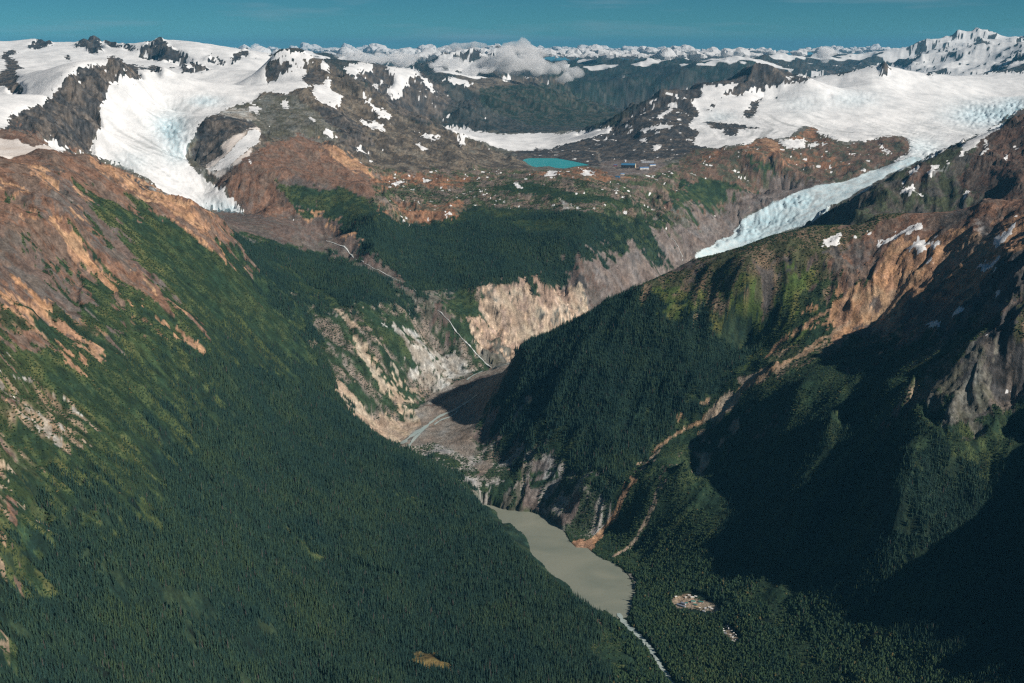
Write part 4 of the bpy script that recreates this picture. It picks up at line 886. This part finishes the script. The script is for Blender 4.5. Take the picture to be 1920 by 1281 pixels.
for y0, y1, sp in ((1900, 3600, 5.2), (3600, 5200, 5.6), (5200, 7200, 6.4), (7200, 9800, 8.3)):
    X, Y = scatter(y0, y1, sp)
    i, j = gridpos(X, Y); ii = np.rint(i).astype(int); jj = np.rint(j).astype(int)
    tr = tree[ii, jj]; vis = (PYf[ii, jj] - _run[ii, jj]) < 14; inpic = (PXf[ii, jj] > -70) & (PXf[ii, jj] < 1990) & (PYf[ii, jj] < 1400)
    hz = H[ii, jj]; sl_ = slope[ii, jj]
    dens = np.where(tr >= .9, .86, tr)*(sl_ < 1.5)
    clump = fn[ii, jj]
    dens = np.where(tr >= .9, dens*np.where(fn2[ii, jj] + .5*clump < -1.5, .35, 1), np.where(tr > .3, tr*np.clip(1+clump*.7, .1, 2), tr*np.clip(1+clump*1.2, 0, 3)))
    wet = ~inl[ii, jj] & ~((hz < 1.0) & (Y < 6000)) & (ice[ii, jj] == 0)
    u = rs.rand(len(X))
    ok = (u < dens) & vis & inpic & wet
    leafy = (tr > 0) & (tr < .3)
    low = (X/Y > .085) & (hz < 150) & (Y < 5200) & (tr > 0)
    kd = rs.randint(0, 4, len(X)); kd = np.where(low & (rs.rand(len(X)) < .72), 4 + rs.randint(0, 2, len(X)), kd)
    sc = (.45+.62*rs.rand(len(X))**.9)*np.where(tr < .9, .66, 1)*np.where(leafy, .8, 1)*(1+.10*clump)*np.clip(1.12-hz/3200., .6, 1.1)*(sp/6.2)**.35
    allx.append(X[ok]); ally.append(Y[ok]); allk.append(kd[ok]); alls.append(sc[ok])
    # shrubs on the avalanche slopes
    is_al = ((tr > 0) & (tr < .6)) | (cov[ii, jj] == CIDX['wallgreen'])
    ok2 = (~ok) & is_al & (u < .55*np.clip(1+.6*clump, .1, 1.5)) & vis & inpic & wet & (rs.rand(len(X)) < .7)
    allx.append(X[ok2]); ally.append(Y[ok2]); allk.append(6 + rs.randint(0, 2, ok2.sum())); alls.append(rs.uniform(.5, 1.15, ok2.sum()))
TX, TY, TK, TS = map(np.concatenate, (allx, ally, allk, alls)); TZ = height(TX, TY) - .6
# keep the two clearings of the settlement free
def clear_zone(poly, z): return pip([at(x, y, z=z)[:2] for x, y in parse(poly)], TX, TY)
CAMP = '1258 1124 1266 1115 1284 1111 1300 1113 1322 1124 1350 1142 1352 1154 1330 1154 1296 1148 1268 1138'
CAMP2 = '1349 1174 1360 1172 1374 1180 1388 1196 1392 1208 1376 1208 1360 1196'
kz = ~(clear_zone(CAMP, 20) | clear_zone(CAMP2, 28))
riv = np.array([at(x, y, z=1.2)[:2] for x, y in P_('1160 1150 1173 1170 1196 1190 1220 1218 1246 1260 1262 1284 1290 1330')])
for (ax, ay), (bx, by) in zip(riv[:-1], riv[1:]):
    L = (bx-ax)**2+(by-ay)**2; t_ = np.clip(((TX-ax)*(bx-ax)+(TY-ay)*(by-ay))/L, 0, 1)
    kz &= ((TX-ax-t_*(bx-ax))**2+(TY-ay-t_*(by-ay))**2) > 12**2
TX, TY, TZ, TK, TS = [a[kz] for a in (TX, TY, TZ, TK, TS)]
tpx, tpy = project(TX, TY, TZ + 8)
size = np.array(PH)[TK]*TS/np.hypot(TY, TX)
cand = (tpx > 4) & (tpx < 1916) & (tpy < 1276) & (TK < 4)
rank = np.argsort(np.where(cand, -size, 1))[:300]
single = np.zeros(len(TX), bool); single[rank] = True
ROT = rs.rand(len(TX))*6.283
print('trees', len(TX), time.time()-T0)
trunk = bpy.data.meshes.new('trunk'); bm = bmesh.new()
bmesh.ops.create_cone(bm, cap_ends=False, segments=6, radius1=.42, radius2=.12, depth=14, matrix=Matrix.Translation((0, 0, 5))); bm.to_mesh(trunk); bm.free(); trunk.materials.append(BARK)
for i in rank:
    e = bpy.data.objects.new('conifer_tree', None); C.objects.link(e); e.empty_display_size = 3
    e.location = (TX[i], TY[i], TZ[i]); e.rotation_euler = (0, 0, ROT[i]); e.scale = (TS[i],)*3
    tag(e, 'narrow dark green conifer on the nearest forested slope at the lower left', 'tree', 'conifers on the nearest forested slope')
    for nm, me in (('crown', protos[TK[i]]), ('trunk', trunk)):
        c_ = bpy.data.objects.new(nm, me); C.objects.link(c_); c_.parent = e
# everything else: one forest, instanced
pc = bpy.data.collections.new('tree_kinds')
for k, me in enumerate(protos):
    pc.objects.link(bpy.data.objects.new('kind_%d' % k, me))
def forest(name, sel, label):
    n = int(sel.sum()); me = bpy.data.meshes.new(name); me.vertices.add(n)
    me.vertices.foreach_set('co', np.stack([TX[sel], TY[sel], TZ[sel]], 1).astype(np.float32).ravel())
    for nm, tp, key, arr in (('kind_id', 'INT', 'value', TK[sel].astype(np.int32)), ('size', 'FLOAT', 'value', TS[sel].astype(np.float32)), ('turn', 'FLOAT', 'value', ROT[sel].astype(np.float32))):
        a = me.attributes.new(nm, tp, 'POINT'); a.data.foreach_set(key, arr)
    o = bpy.data.objects.new(name, me); C.objects.link(o); tag(o, label, 'forest', kind='stuff')
    g = bpy.data.node_groups.new(name, 'GeometryNodeTree')
    g.interface.new_socket('Geometry', in_out='INPUT', socket_type='NodeSocketGeometry'); g.interface.new_socket('Geometry', in_out='OUTPUT', socket_type='NodeSocketGeometry')
    gi = g.nodes.new('NodeGroupInput'); go = g.nodes.new('NodeGroupOutput'); ip = g.nodes.new('GeometryNodeInstanceOnPoints')
    ci_ = g.nodes.new('GeometryNodeCollectionInfo'); ci_.inputs['Collection'].default_value = pc; ci_.inputs['Separate Children'].default_value = True; ci_.inputs['Reset Children'].default_value = True
    def na(nm, tp):
        q = g.nodes.new('GeometryNodeInputNamedAttribute'); q.data_type = tp; q.inputs['Name'].default_value = nm; return q.outputs['Attribute']
    ip.inputs['Pick Instance'].default_value = True
    cx = g.nodes.new('ShaderNodeCombineXYZ'); g.links.new(na('turn', 'FLOAT'), cx.inputs['Z'])
    sx = g.nodes.new('ShaderNodeCombineXYZ'); sv = na('size', 'FLOAT'); [g.links.new(sv, sx.inputs[k]) for k in range(3)]
    er = g.nodes.new('FunctionNodeEulerToRotation'); g.links.new(cx.outputs[0], er.inputs[0])
    g.links.new(gi.outputs[0], ip.inputs['Points']); g.links.new(ci_.outputs[0], ip.inputs['Instance']); g.links.new(na('kind_id', 'INT'), ip.inputs['Instance Index'])
    g.links.new(er.outputs[0], ip.inputs['Rotation']); g.links.new(sx.outputs[0], ip.inputs['Scale']); g.links.new(ip.outputs[0], go.inputs[0])
    md = o.modifiers.new('scatter', 'NODES'); md.node_group = g
    return o
ks = TK >= 6
forest('conifer_forest', ~single & ~ks, 'dense dark conifer forest covering the slopes of the valley')
forest('shrub_cover', ks & ~single, 'low green alder scrub on the avalanche slopes')
print('forest', time.time()-T0)
# ------------------------------------------------------------------ buildings, trucks and stacks
def box(bm, x0, x1, y0, y1, z0, z1):
    vs_ = [bm.verts.new((x, y, z)) for z in (z0, z1) for x, y in ((x0, y0), (x1, y0), (x1, y1), (x0, y1))]
    for f in ((0, 3, 2, 1), (4, 5, 6, 7), (0, 1, 5, 4), (1, 2, 6, 5), (2, 3, 7, 6), (3, 0, 4, 7)): bm.faces.new([vs_[k] for k in f])
def prism_x(bm, prof, x0, x1):                       # profile (y, z) extruded along x
    a = [bm.verts.new((x0, y, z)) for y, z in prof]; b = [bm.verts.new((x1, y, z)) for y, z in prof]; n = len(prof)
    bm.faces.new(a[::-1]); bm.faces.new(b)
    for k in range(n): bm.faces.new((a[k], a[(k+1) % n], b[(k+1) % n], b[k]))
def part(name, fn_, mat, parent, loc=None):
    bm = bmesh.new(); fn_(bm); bmesh.ops.recalc_face_normals(bm, faces=bm.faces); me = bpy.data.meshes.new(name); bm.to_mesh(me); bm.free(); me.materials.append(mat)
    o = bpy.data.objects.new(name, me); C.objects.link(o)
    if parent: o.parent = parent
    if loc: o.location = loc
    return o
def root(name, label, cat, px, py, rot, group=None, up=0.0):
    x, y, z = hit(px, py); e = bpy.data.objects.new(name, None); C.objects.link(e); e.location = (x, y, z+up); e.rotation_euler = (0, 0, math.radians(rot)); e.empty_display_size = 2
    return tag(e, label, cat, group)
PAINT = {k: plain('paint_'+k, v, .55, .35, .06, .2) for k, v in dict(white=(.78, .77, .74), blue=(.045, .17, .31), royal=(.07, .19, .40), slate=(.20, .24, .32), cream=(.62, .50, .33), dark=(.07, .075, .085), teal=(.05, .22, .19), tan=(.45, .33, .19), grey=(.34, .34, .35), red=(.38, .07, .05), glass=(.03, .04, .05), silver=(.5, .53, .58), rubber=(.02, .02, .02), wood=(.34, .24, .14)).items()}
def house(name, label, cat, px, py, rot, L, Wd, h, rh, wall, roof, gable=None, nwin=4, group=None, door=3.0, found=6):
    e = root(name, label, cat, px, py, rot, group)
    part('wall', lambda b: (box(b, -L/2, L/2, -Wd/2, Wd/2, -found, h)), PAINT[wall], e)
    part('roof', lambda b: prism_x(b, [(-Wd/2-.5, h+.02), (Wd/2+.5, h+.02), (Wd/2+.5, h+.25), (0, h+rh+.25), (-Wd/2-.5, h+.25)], -L/2+.02 if gable else -L/2-.4, L/2+.1 if gable else L/2+.4), PAINT[roof], e)
    if gable:
        part('gable_wall', lambda b: prism_x(b, [(-Wd/2+.1, -found), (Wd/2-.1, -found), (Wd/2-.1, h), (0, h+rh), (-Wd/2+.1, h)], L/2+.05, L/2+.6), PAINT[gable], e)
    ww = L/(nwin*2.2)
    for k in range(nwin):
        x = -L/2 + L*(k+.5)/nwin
        if k == nwin//2:
            part('door', lambda b: box(b, x-door*.35, x+door*.35, -Wd/2-.12, -Wd/2+.1, 0, min(h*.75, door)), PAINT['grey'], e)
        else:
            part('window', lambda b: box(b, x-ww/2, x+ww/2, -Wd/2-.08, -Wd/2+.1, h*.45, h*.78), PAINT['glass'], e)
    return e
# the works beside the turquoise lake
house('mill_building', 'large dark mill building with blue roof and tan end wall beside the turquoise lake', 'building', 1178, 315, -12, 118, 62, 26, 13, 'dark', 'blue', 'cream', 6, door=10, found=20)
house('warehouse', 'low white warehouse with bright blue roof right of the large mill', 'building', 1207, 317, 14, 78, 30, 11, 6, 'white', 'royal', None, 6, door=6, found=14)
house('shed', 'small shed with red wall and blue roof left of the large mill', 'building', 1155, 312, -5, 30, 22, 10, 4, 'red', 'royal', None, 3, door=5, found=10)
house('shed', 'white shed with blue roof in front of the mill, beside the gravel yard', 'building', 1166, 327, 8, 34, 18, 7, 4, 'white', 'royal', None, 3, door=5, found=10)
house('shed', 'blue shed on the brown slope below the mill', 'building', 1157, 333, -14, 34, 18, 7, 4, 'royal', 'blue', None, 3, door=5, found=10)
house('plant_building', 'long grey plant building uphill behind the warehouse', 'building', 1215, 305, 4, 110, 18, 12, 4, 'silver', 'grey', None, 6, door=6, found=12)
house('plant_building', 'blue roofed plant building between the grey plant and the warehouse', 'building', 1224, 311, 18, 56, 24, 10, 5, 'white', 'royal', None, 4, door=6, found=14)
t_ = root('storage_tank', 'small pale round storage tank behind the large mill', 'tank', 1171, 304, 0)
part('tank_shell', lambda b: bmesh.ops.create_cone(b, cap_ends=True, segments=24, radius1=11, radius2=11, depth=20), PAINT['silver'], t_, (0, 0, 6)); part('tank_roof', lambda b: bmesh.ops.create_cone(b, cap_ends=True, segments=24, radius1=11.3, radius2=.5, depth=3), PAINT['white'], t_, (0, 0, 17.55))
# exploration camp in the wood
house('bunkhouse', 'long slate blue bunkhouse along the lower left edge of the camp clearing', 'building', 1276, 1135.5, -42, 36, 7, 3.2, 1.6, 'silver', 'slate', None, 8)
house('bunkhouse', 'shorter slate blue bunkhouse inside the camp clearing beside the tan yard', 'building', 1281, 1130.5, -42, 20, 7, 3.2, 1.6, 'silver', 'slate', None, 5)
for lb, px, py, rot, L, Wd, h, wall, roof in [
    ('white flat cabin at the upper left corner of the camp clearing', 1267, 1120, 10, 8, 6, 3, 'cream', 'white'),
    ('white cabin nearest the back edge of the camp clearing', 1293, 1117, -20, 10, 6, 3, 'cream', 'white'),
    ('largest white roofed cabin at the back of the camp clearing', 1297.5, 1121.5, 8, 14, 8, 3.4, 'cream', 'white'),
    ('small white cabin left of the largest white roofed one', 1286, 1122, 0, 7, 6, 3, 'cream', 'white'),
    ('white cabin at the back right of the camp, half under the trees', 1305, 1118.5, -25, 9, 6, 3, 'grey', 'white'),
    ('white roofed cabin at the right of the camp clearing', 1330, 1139, -20, 10, 5, 3, 'grey', 'white'),
    ('small blue white cabin near the right tip of the camp clearing', 1335, 1143.5, -30, 8, 5, 3, 'silver', 'white'),
    ('tan roofed cabin in the middle of the camp clearing', 1308, 1139.5, -10, 12, 6, 3, 'tan', 'tan'),
    ('small white cabin just right of the tan roofed one', 1312.5, 1142, -15, 6, 4, 2.8, 'cream', 'white'),
    ('pale cabin at the front edge of the camp clearing', 1319, 1147, -25, 10, 5, 3, 'cream', 'silver'),
    ('white cabin at the front right tip of the camp clearing', 1336, 1150.5, -20, 9, 4, 2.8, 'cream', 'white'),
    ('grey cabin with silver roof right of the teal tents', 1323, 1140.5, 25, 8, 4, 2.8, 'grey', 'silver')]:
    house('cabin', lb, 'cabin', px, py, rot, L, Wd, h, 1.2, wall, roof, None, 3, 'cabins in the camp clearing', 1.8, 3)
for lb, px, py, rot, L, Wd in [
    ('largest teal tent in the middle of the camp clearing', 1299.5, 1127, -12, 17, 10), ('teal tent nearest the trees at the right of the camp', 1315, 1130, -25, 19, 7),
    ('teal tent in front of the largest one', 1304, 1135, -35, 15, 7), ('smallest teal tent beside the slate bunkhouses', 1287, 1131, -20, 11, 6)]:
    e = root('tent', lb, 'tent', px, py, rot, 'teal tents in the camp clearing')
    part('canvas_roof', lambda b: prism_x(b, [(-Wd/2-.2, 2.0), (-Wd/2, 1.9), (0, 4.0), (Wd/2, 1.9), (Wd/2+.2, 2.0), (0, 4.25)], -L/2, L/2), PAINT['teal'], e)
    part('canvas_wall', lambda b: box(b, -L/2+.2, L/2-.2, -Wd/2+.1, Wd/2-.1, -2, 1.9), PAINT['white'], e)
    part('ridge_pole', lambda b: box(b, -L/2-.6, L/2+.6, -.08, .08, 4.25, 4.4), PAINT['wood'], e)
def truck(lb, px, py, rot, colr, s=1.0):
    e = root('truck', lb, 'truck', px, py, rot, 'vehicles parked on the lower track', .0); e.scale = (s,)*3
    part('body', lambda b: (box(b, -3.2, 3.2, -1.15, 1.15, .6, 1.4), box(b, -3.2, .4, -1.15, -1.0, 1.4, 1.9), box(b, -3.2, .4, 1.0, 1.15, 1.4, 1.9), box(b, -3.2, -3.05, -1.0, 1.0, 1.4, 1.9)), PAINT[colr], e)
    part('cab', lambda b: prism_x(b, [(-1.1, 1.4), (1.1, 1.4), (.9, 2.4), (-.9, 2.4)], .5, 2.2), PAINT[colr], e)
    part('windscreen', lambda b: box(b, 2.2, 2.26, -.85, .85, 1.6, 2.25), PAINT['glass'], e)
    for sx in (-2, 2):
        for sy in (-1.1, 1.1):
            w = part('wheel', lambda b: bmesh.ops.create_cone(b, cap_ends=True, segments=12, radius1=.55, radius2=.55, depth=.4, matrix=Matrix.Rotation(math.pi/2, 4, 'X')), PAINT['rubber'], e, (sx, sy, .55))
def trailer(lb, px, py, rot, colr, L):
    e = root('trailer', lb, 'trailer', px, py, rot, 'white trailers along the lower track')
    part('body', lambda b: prism_x(b, [(-1.6, .8), (1.6, .8), (1.6, 3.4), (1.2, 3.7), (-1.2, 3.7), (-1.6, 3.4)], -L/2, L/2), PAINT[colr], e)
    for k in range(3): part('window', lambda b: box(b, -L/2+L*(k+.6)/3.4, -L/2+L*(k+1.1)/3.4, -1.66, -1.58, 1.9, 2.8), PAINT['glass'], e)
    part('door', lambda b: box(b, L*.36, L*.36+.9, -1.66, -1.58, 1.0, 3.0), PAINT['grey'], e)
    for sy in (-1.3, 1.3): part('wheel', lambda b: bmesh.ops.create_cone(b, cap_ends=True, segments=12, radius1=.5, radius2=.5, depth=.35, matrix=Matrix.Rotation(math.pi/2, 4, 'X')), PAINT['rubber'], e, (0, sy, .5))
for a in [('white trailer alone at the upper end of the lower track', 1355, 1179.5, 20, 'white', 6), ('white trailer second from the upper end of the lower track', 1358.5, 1184, 10, 'white', 7.5), ('pale grey trailer on the left side of the lower track', 1359.5, 1188, -15, 'silver', 11),
          ('white trailer halfway down the lower track', 1369.5, 1192.5, -10, 'white', 7), ('white trailer just below the middle of the lower track', 1373.5, 1197, 15, 'white', 7), ('white trailer near the lower end of the track, left of two others', 1372.5, 1203.5, 0, 'white', 7.5),
          ('white trailer at the right edge of the lower track, long side to the lake', 1380, 1190.5, -60, 'white', 9), ('white trailer lying across the track beside the blue one', 1367, 1180, 80, 'white', 8), ('blue trailer under the trees at the top of the lower track', 1364, 1176, 70, 'slate', 7)]: trailer(*a)
for a in [('white truck on the upper right side of the lower track', 1372, 1184, 10, 'white'), ('second white truck right of the first on the lower track', 1375, 1187, 5, 'white'), ('silver truck at the right edge of the lower track', 1376, 1191.5, -50, 'silver'), ('white truck between two trailers low on the track', 1374, 1200, 20, 'white'),
          ('white truck at the lower end of the track, left one', 1378, 1204.5, 0, 'white'), ('silver truck at the lower end of the track, middle one', 1383, 1204, -30, 'silver'), ('slate truck at the lower end of the track, last one', 1386.5, 1206, -30, 'slate'), ('silver truck alone in the shade right of the trailers', 1380, 1200, 10, 'silver')]: truck(*a)
print('built', time.time()-T0)

# ------------------------------------------------------------------ clouds
from mathutils import noise as mn
CM = bpy.data.materials.new('cloud'); CM.use_nodes = True; ct = CM.node_tree; ct.nodes.clear()
mo = ct.nodes.new('ShaderNodeOutputMaterial'); pv = ct.nodes.new('ShaderNodeVolumePrincipled'); pv.inputs['Color'].default_value = (.99, .99, .995, 1); pv.inputs['Density'].default_value = .008; pv.inputs['Anisotropy'].default_value = .1
ct.links.new(pv.outputs[0], mo.inputs['Volume'])
def puff_shape(seed, sub):
    b_ = bmesh.new(); bmesh.ops.create_icosphere(b_, subdivisions=sub, radius=1); out = []
    for v in b_.verts:
        n = v.co.normalized(); q = n*1.5 + Vector((seed*3.3, seed*1.7, 0))
        out.append(tuple(n*(1 + .42*mn.noise(q) + .26*mn.noise(q*2.3) + .14*mn.noise(q*5.1))))
    F_ = [[v.index for v in f.verts] for f in b_.faces]; b_.free(); return np.array(out), np.array(F_)
SHAPES = {s: [puff_shape(k, s) for k in range(14)] for s in (2, 3)}
def puffs_mesh(name, items, sub, mat):
    Vs, Fs, n = [], [], 0
    for k, (c, r, flat) in enumerate(items):
        v, f = SHAPES[sub][k % 14]; v = v.copy(); a = k*2.399; v = np.stack([v[:, 0]*math.cos(a)-v[:, 1]*math.sin(a), v[:, 0]*math.sin(a)+v[:, 1]*math.cos(a), v[:, 2]], 1)
        v[:, 2] *= np.where(v[:, 2] > 0, flat, flat*.5); Vs.append(v*r + np.array(c)); Fs.append(f+n); n += len(v)
    me = quick_mesh(name, np.concatenate(Vs), np.concatenate(Fs)); me.materials.append(mat)
    return me
def fluff(o, voxel, steps):
    md = o.modifiers.new('merge', 'REMESH'); md.mode = 'VOXEL'; md.voxel_size = voxel
    for sc_, st_ in steps:
        tx = bpy.data.textures.new('billow', 'CLOUDS'); tx.noise_scale = sc_; tx.noise_depth = 3
        dm = o.modifiers.new('billow', 'DISPLACE'); dm.texture = tx; dm.strength = st_; dm.mid_level = .5; dm.texture_coords = 'LOCAL'
def cloud(name, label, puffs, voxel, mat):
    items = []
    for px, py, d, rp in puffs:
        x, y, z = at(px, py, d=d); items.append(((x, y, z), rp*y/F, .8))
    o = bpy.data.objects.new(name, puffs_mesh(name, items, 3, mat)); C.objects.link(o); tag(o, label, 'cloud')
    fluff(o, voxel, ((420, 260), (120, 90)))
    return o
cr = random.Random(4)
main = []
for px in range(640, 935, 10): main.append((px, (109 if px < 790 else 125) + cr.uniform(-8, 8), 22.0 + cr.uniform(-.6, .6), cr.uniform(8, 19)))
for px in range(930, 1070, 8): main.append((px, 114 + (px-930)*.16 + cr.uniform(-12, 14), 22.2 + cr.uniform(-.6, .6), cr.uniform(13, 24)*(1-.35*(px-930)/140)))
main += [(950, 100, 22.3, 17), (975, 96, 22.4, 17), (998, 100, 22.4, 15), (925, 112, 22.5, 12), (1080, 138, 21.8, 10), (1095, 141, 21.8, 6), (1020, 104, 22.4, 14), (958, 91, 22.6, 15), (980, 88, 22.6, 13), (1000, 93, 22.6, 11), (845, 136, 21.6, 12), (880, 137, 21.5, 14), (910, 134, 21.6, 15), (1040, 134, 21.8, 13), (1005, 134, 21.7, 15), (960, 134, 21.7, 15), (700, 128, 21.8, 12), (740, 132, 21.8, 12)]
cloud('cloud', 'large grey white cloud wrapped round the middle snowy peak', main, 50, CM)
back = [(850, 90, 26.5, 9), (868, 87, 26.5, 9), (888, 86, 26.5, 10), (910, 86, 26.5, 9), (935, 90, 26.5, 10), (825, 95, 26.5, 7)]
cloud('cloud', 'cloud rising behind the dark rocks of the middle peak', back, 60, CM)
for lb, q in (('small grey cloud low above the dark ranges right of the middle', [(1535, 106, 24, 10), (1550, 103, 24, 14), (1566, 104, 24, 11), (1545, 114, 24, 9)]),
              ('thin cloud strip below the far right snow peak', [(1775, 92, 27, 7), (1795, 90, 27, 8), (1815, 89, 27, 7), (1835, 92, 27, 7), (1760, 96, 27, 6), (1850, 90, 27, 6)]),
              ('small wisp of cloud on the blue slope right of the cloud bank', [(1170, 143, 21, 4), (1180, 141, 21, 5), (1190, 143, 21, 4)]),
              ('small puff above the white cap of the brown mountain', [(466, 92, 22, 6), (478, 89, 22, 7), (490, 93, 22, 5)])):
    cloud('cloud', lb, q, 40, CM)
items = []
for i in range(620):
    d = 30 + 46*cr.random()**1.1; px = cr.uniform(330, 1960)
    if cr.random() < .3: px = cr.uniform(640, 1250)
    x, y, _ = at(px, 90, d=d)
    if mn.noise(Vector((x/6000, y/6000, 0))) < .13: continue
    base = 1740 + cr.uniform(-50, 50); R = cr.uniform(150, 750)
    for j in range(cr.randint(3, 8)):
        r = R*cr.uniform(.2, .55); a_ = cr.random()*6.28; q = R*cr.random()**.5
        items.append(((x + math.cos(a_)*q*2.6, y + math.sin(a_)*q*1.5, base + r*.12), r*1.15, cr.uniform(.16, .42) if cr.random() < .8 else .7))
CB, cbt, cbs = nodes('cloud_bank')
cbs.inputs['Base Color'].default_value = (.80, .80, .81, 1); cbs.inputs['Roughness'].default_value = 1; cbs.inputs['Specular IOR Level'].default_value = 0
ctr = N_(cbt, 'ShaderNodeBsdfTranslucent'); ctr.inputs[0].default_value = (.8, .8, .8, 1); cmx = N_(cbt, 'ShaderNodeMixShader'); cmx.inputs[0].default_value = .3
cbt.links.new(cbs.outputs[0], cmx.inputs[1]); cbt.links.new(ctr.outputs[0], cmx.inputs[2]); cbt.links.new(cmx.outputs[0], cbt.nodes['Material Output'].inputs['Surface'])
cbb = N_(cbt, 'ShaderNodeBump'); cbb.inputs['Distance'].default_value = 45; cbt.links.new(noise(cbt, 1/170., 6, .7, N_(cbt, 'ShaderNodeNewGeometry').outputs['Position']), cbb.inputs['Height']); cbt.links.new(cbb.outputs[0], cbs.inputs['Normal'])
o = bpy.data.objects.new('cloud_bank', puffs_mesh('cloud_bank', items, 2, CB)); C.objects.link(o); tag(o, 'long band of small clouds along the whole horizon', 'clouds', kind='stuff')
fluff(o, 80, ((520, 230), (200, 150)))

# ------------------------------------------------------------------ air
zmin = float(H.min()) - 1
bm = bmesh.new(); box(bm, -400e3, 400e3, -3000, 140e3, zmin, float(H.max())+25); bmesh.ops.recalc_face_normals(bm, faces=bm.faces)
me = bpy.data.meshes.new('haze'); bm.to_mesh(me); bm.free()
hm = bpy.data.materials.new('haze'); hm.use_nodes = True; ht = hm.node_tree; ht.nodes.clear()
mo = ht.nodes.new('ShaderNodeOutputMaterial'); pv = ht.nodes.new('ShaderNodeVolumePrincipled'); pv.inputs['Color'].default_value = (.12, .42, .68, 1)
pv.inputs['Density'].default_value = 1.05e-5; pv.inputs['Anisotropy'].default_value = .0
ht.links.new(pv.outputs[0], mo.inputs['Volume']); me.materials.append(hm)
o = bpy.data.objects.new('haze', me); C.objects.link(o); tag(o, 'thin blue air over the whole valley', 'haze', kind='stuff')
print('done', time.time()-T0)
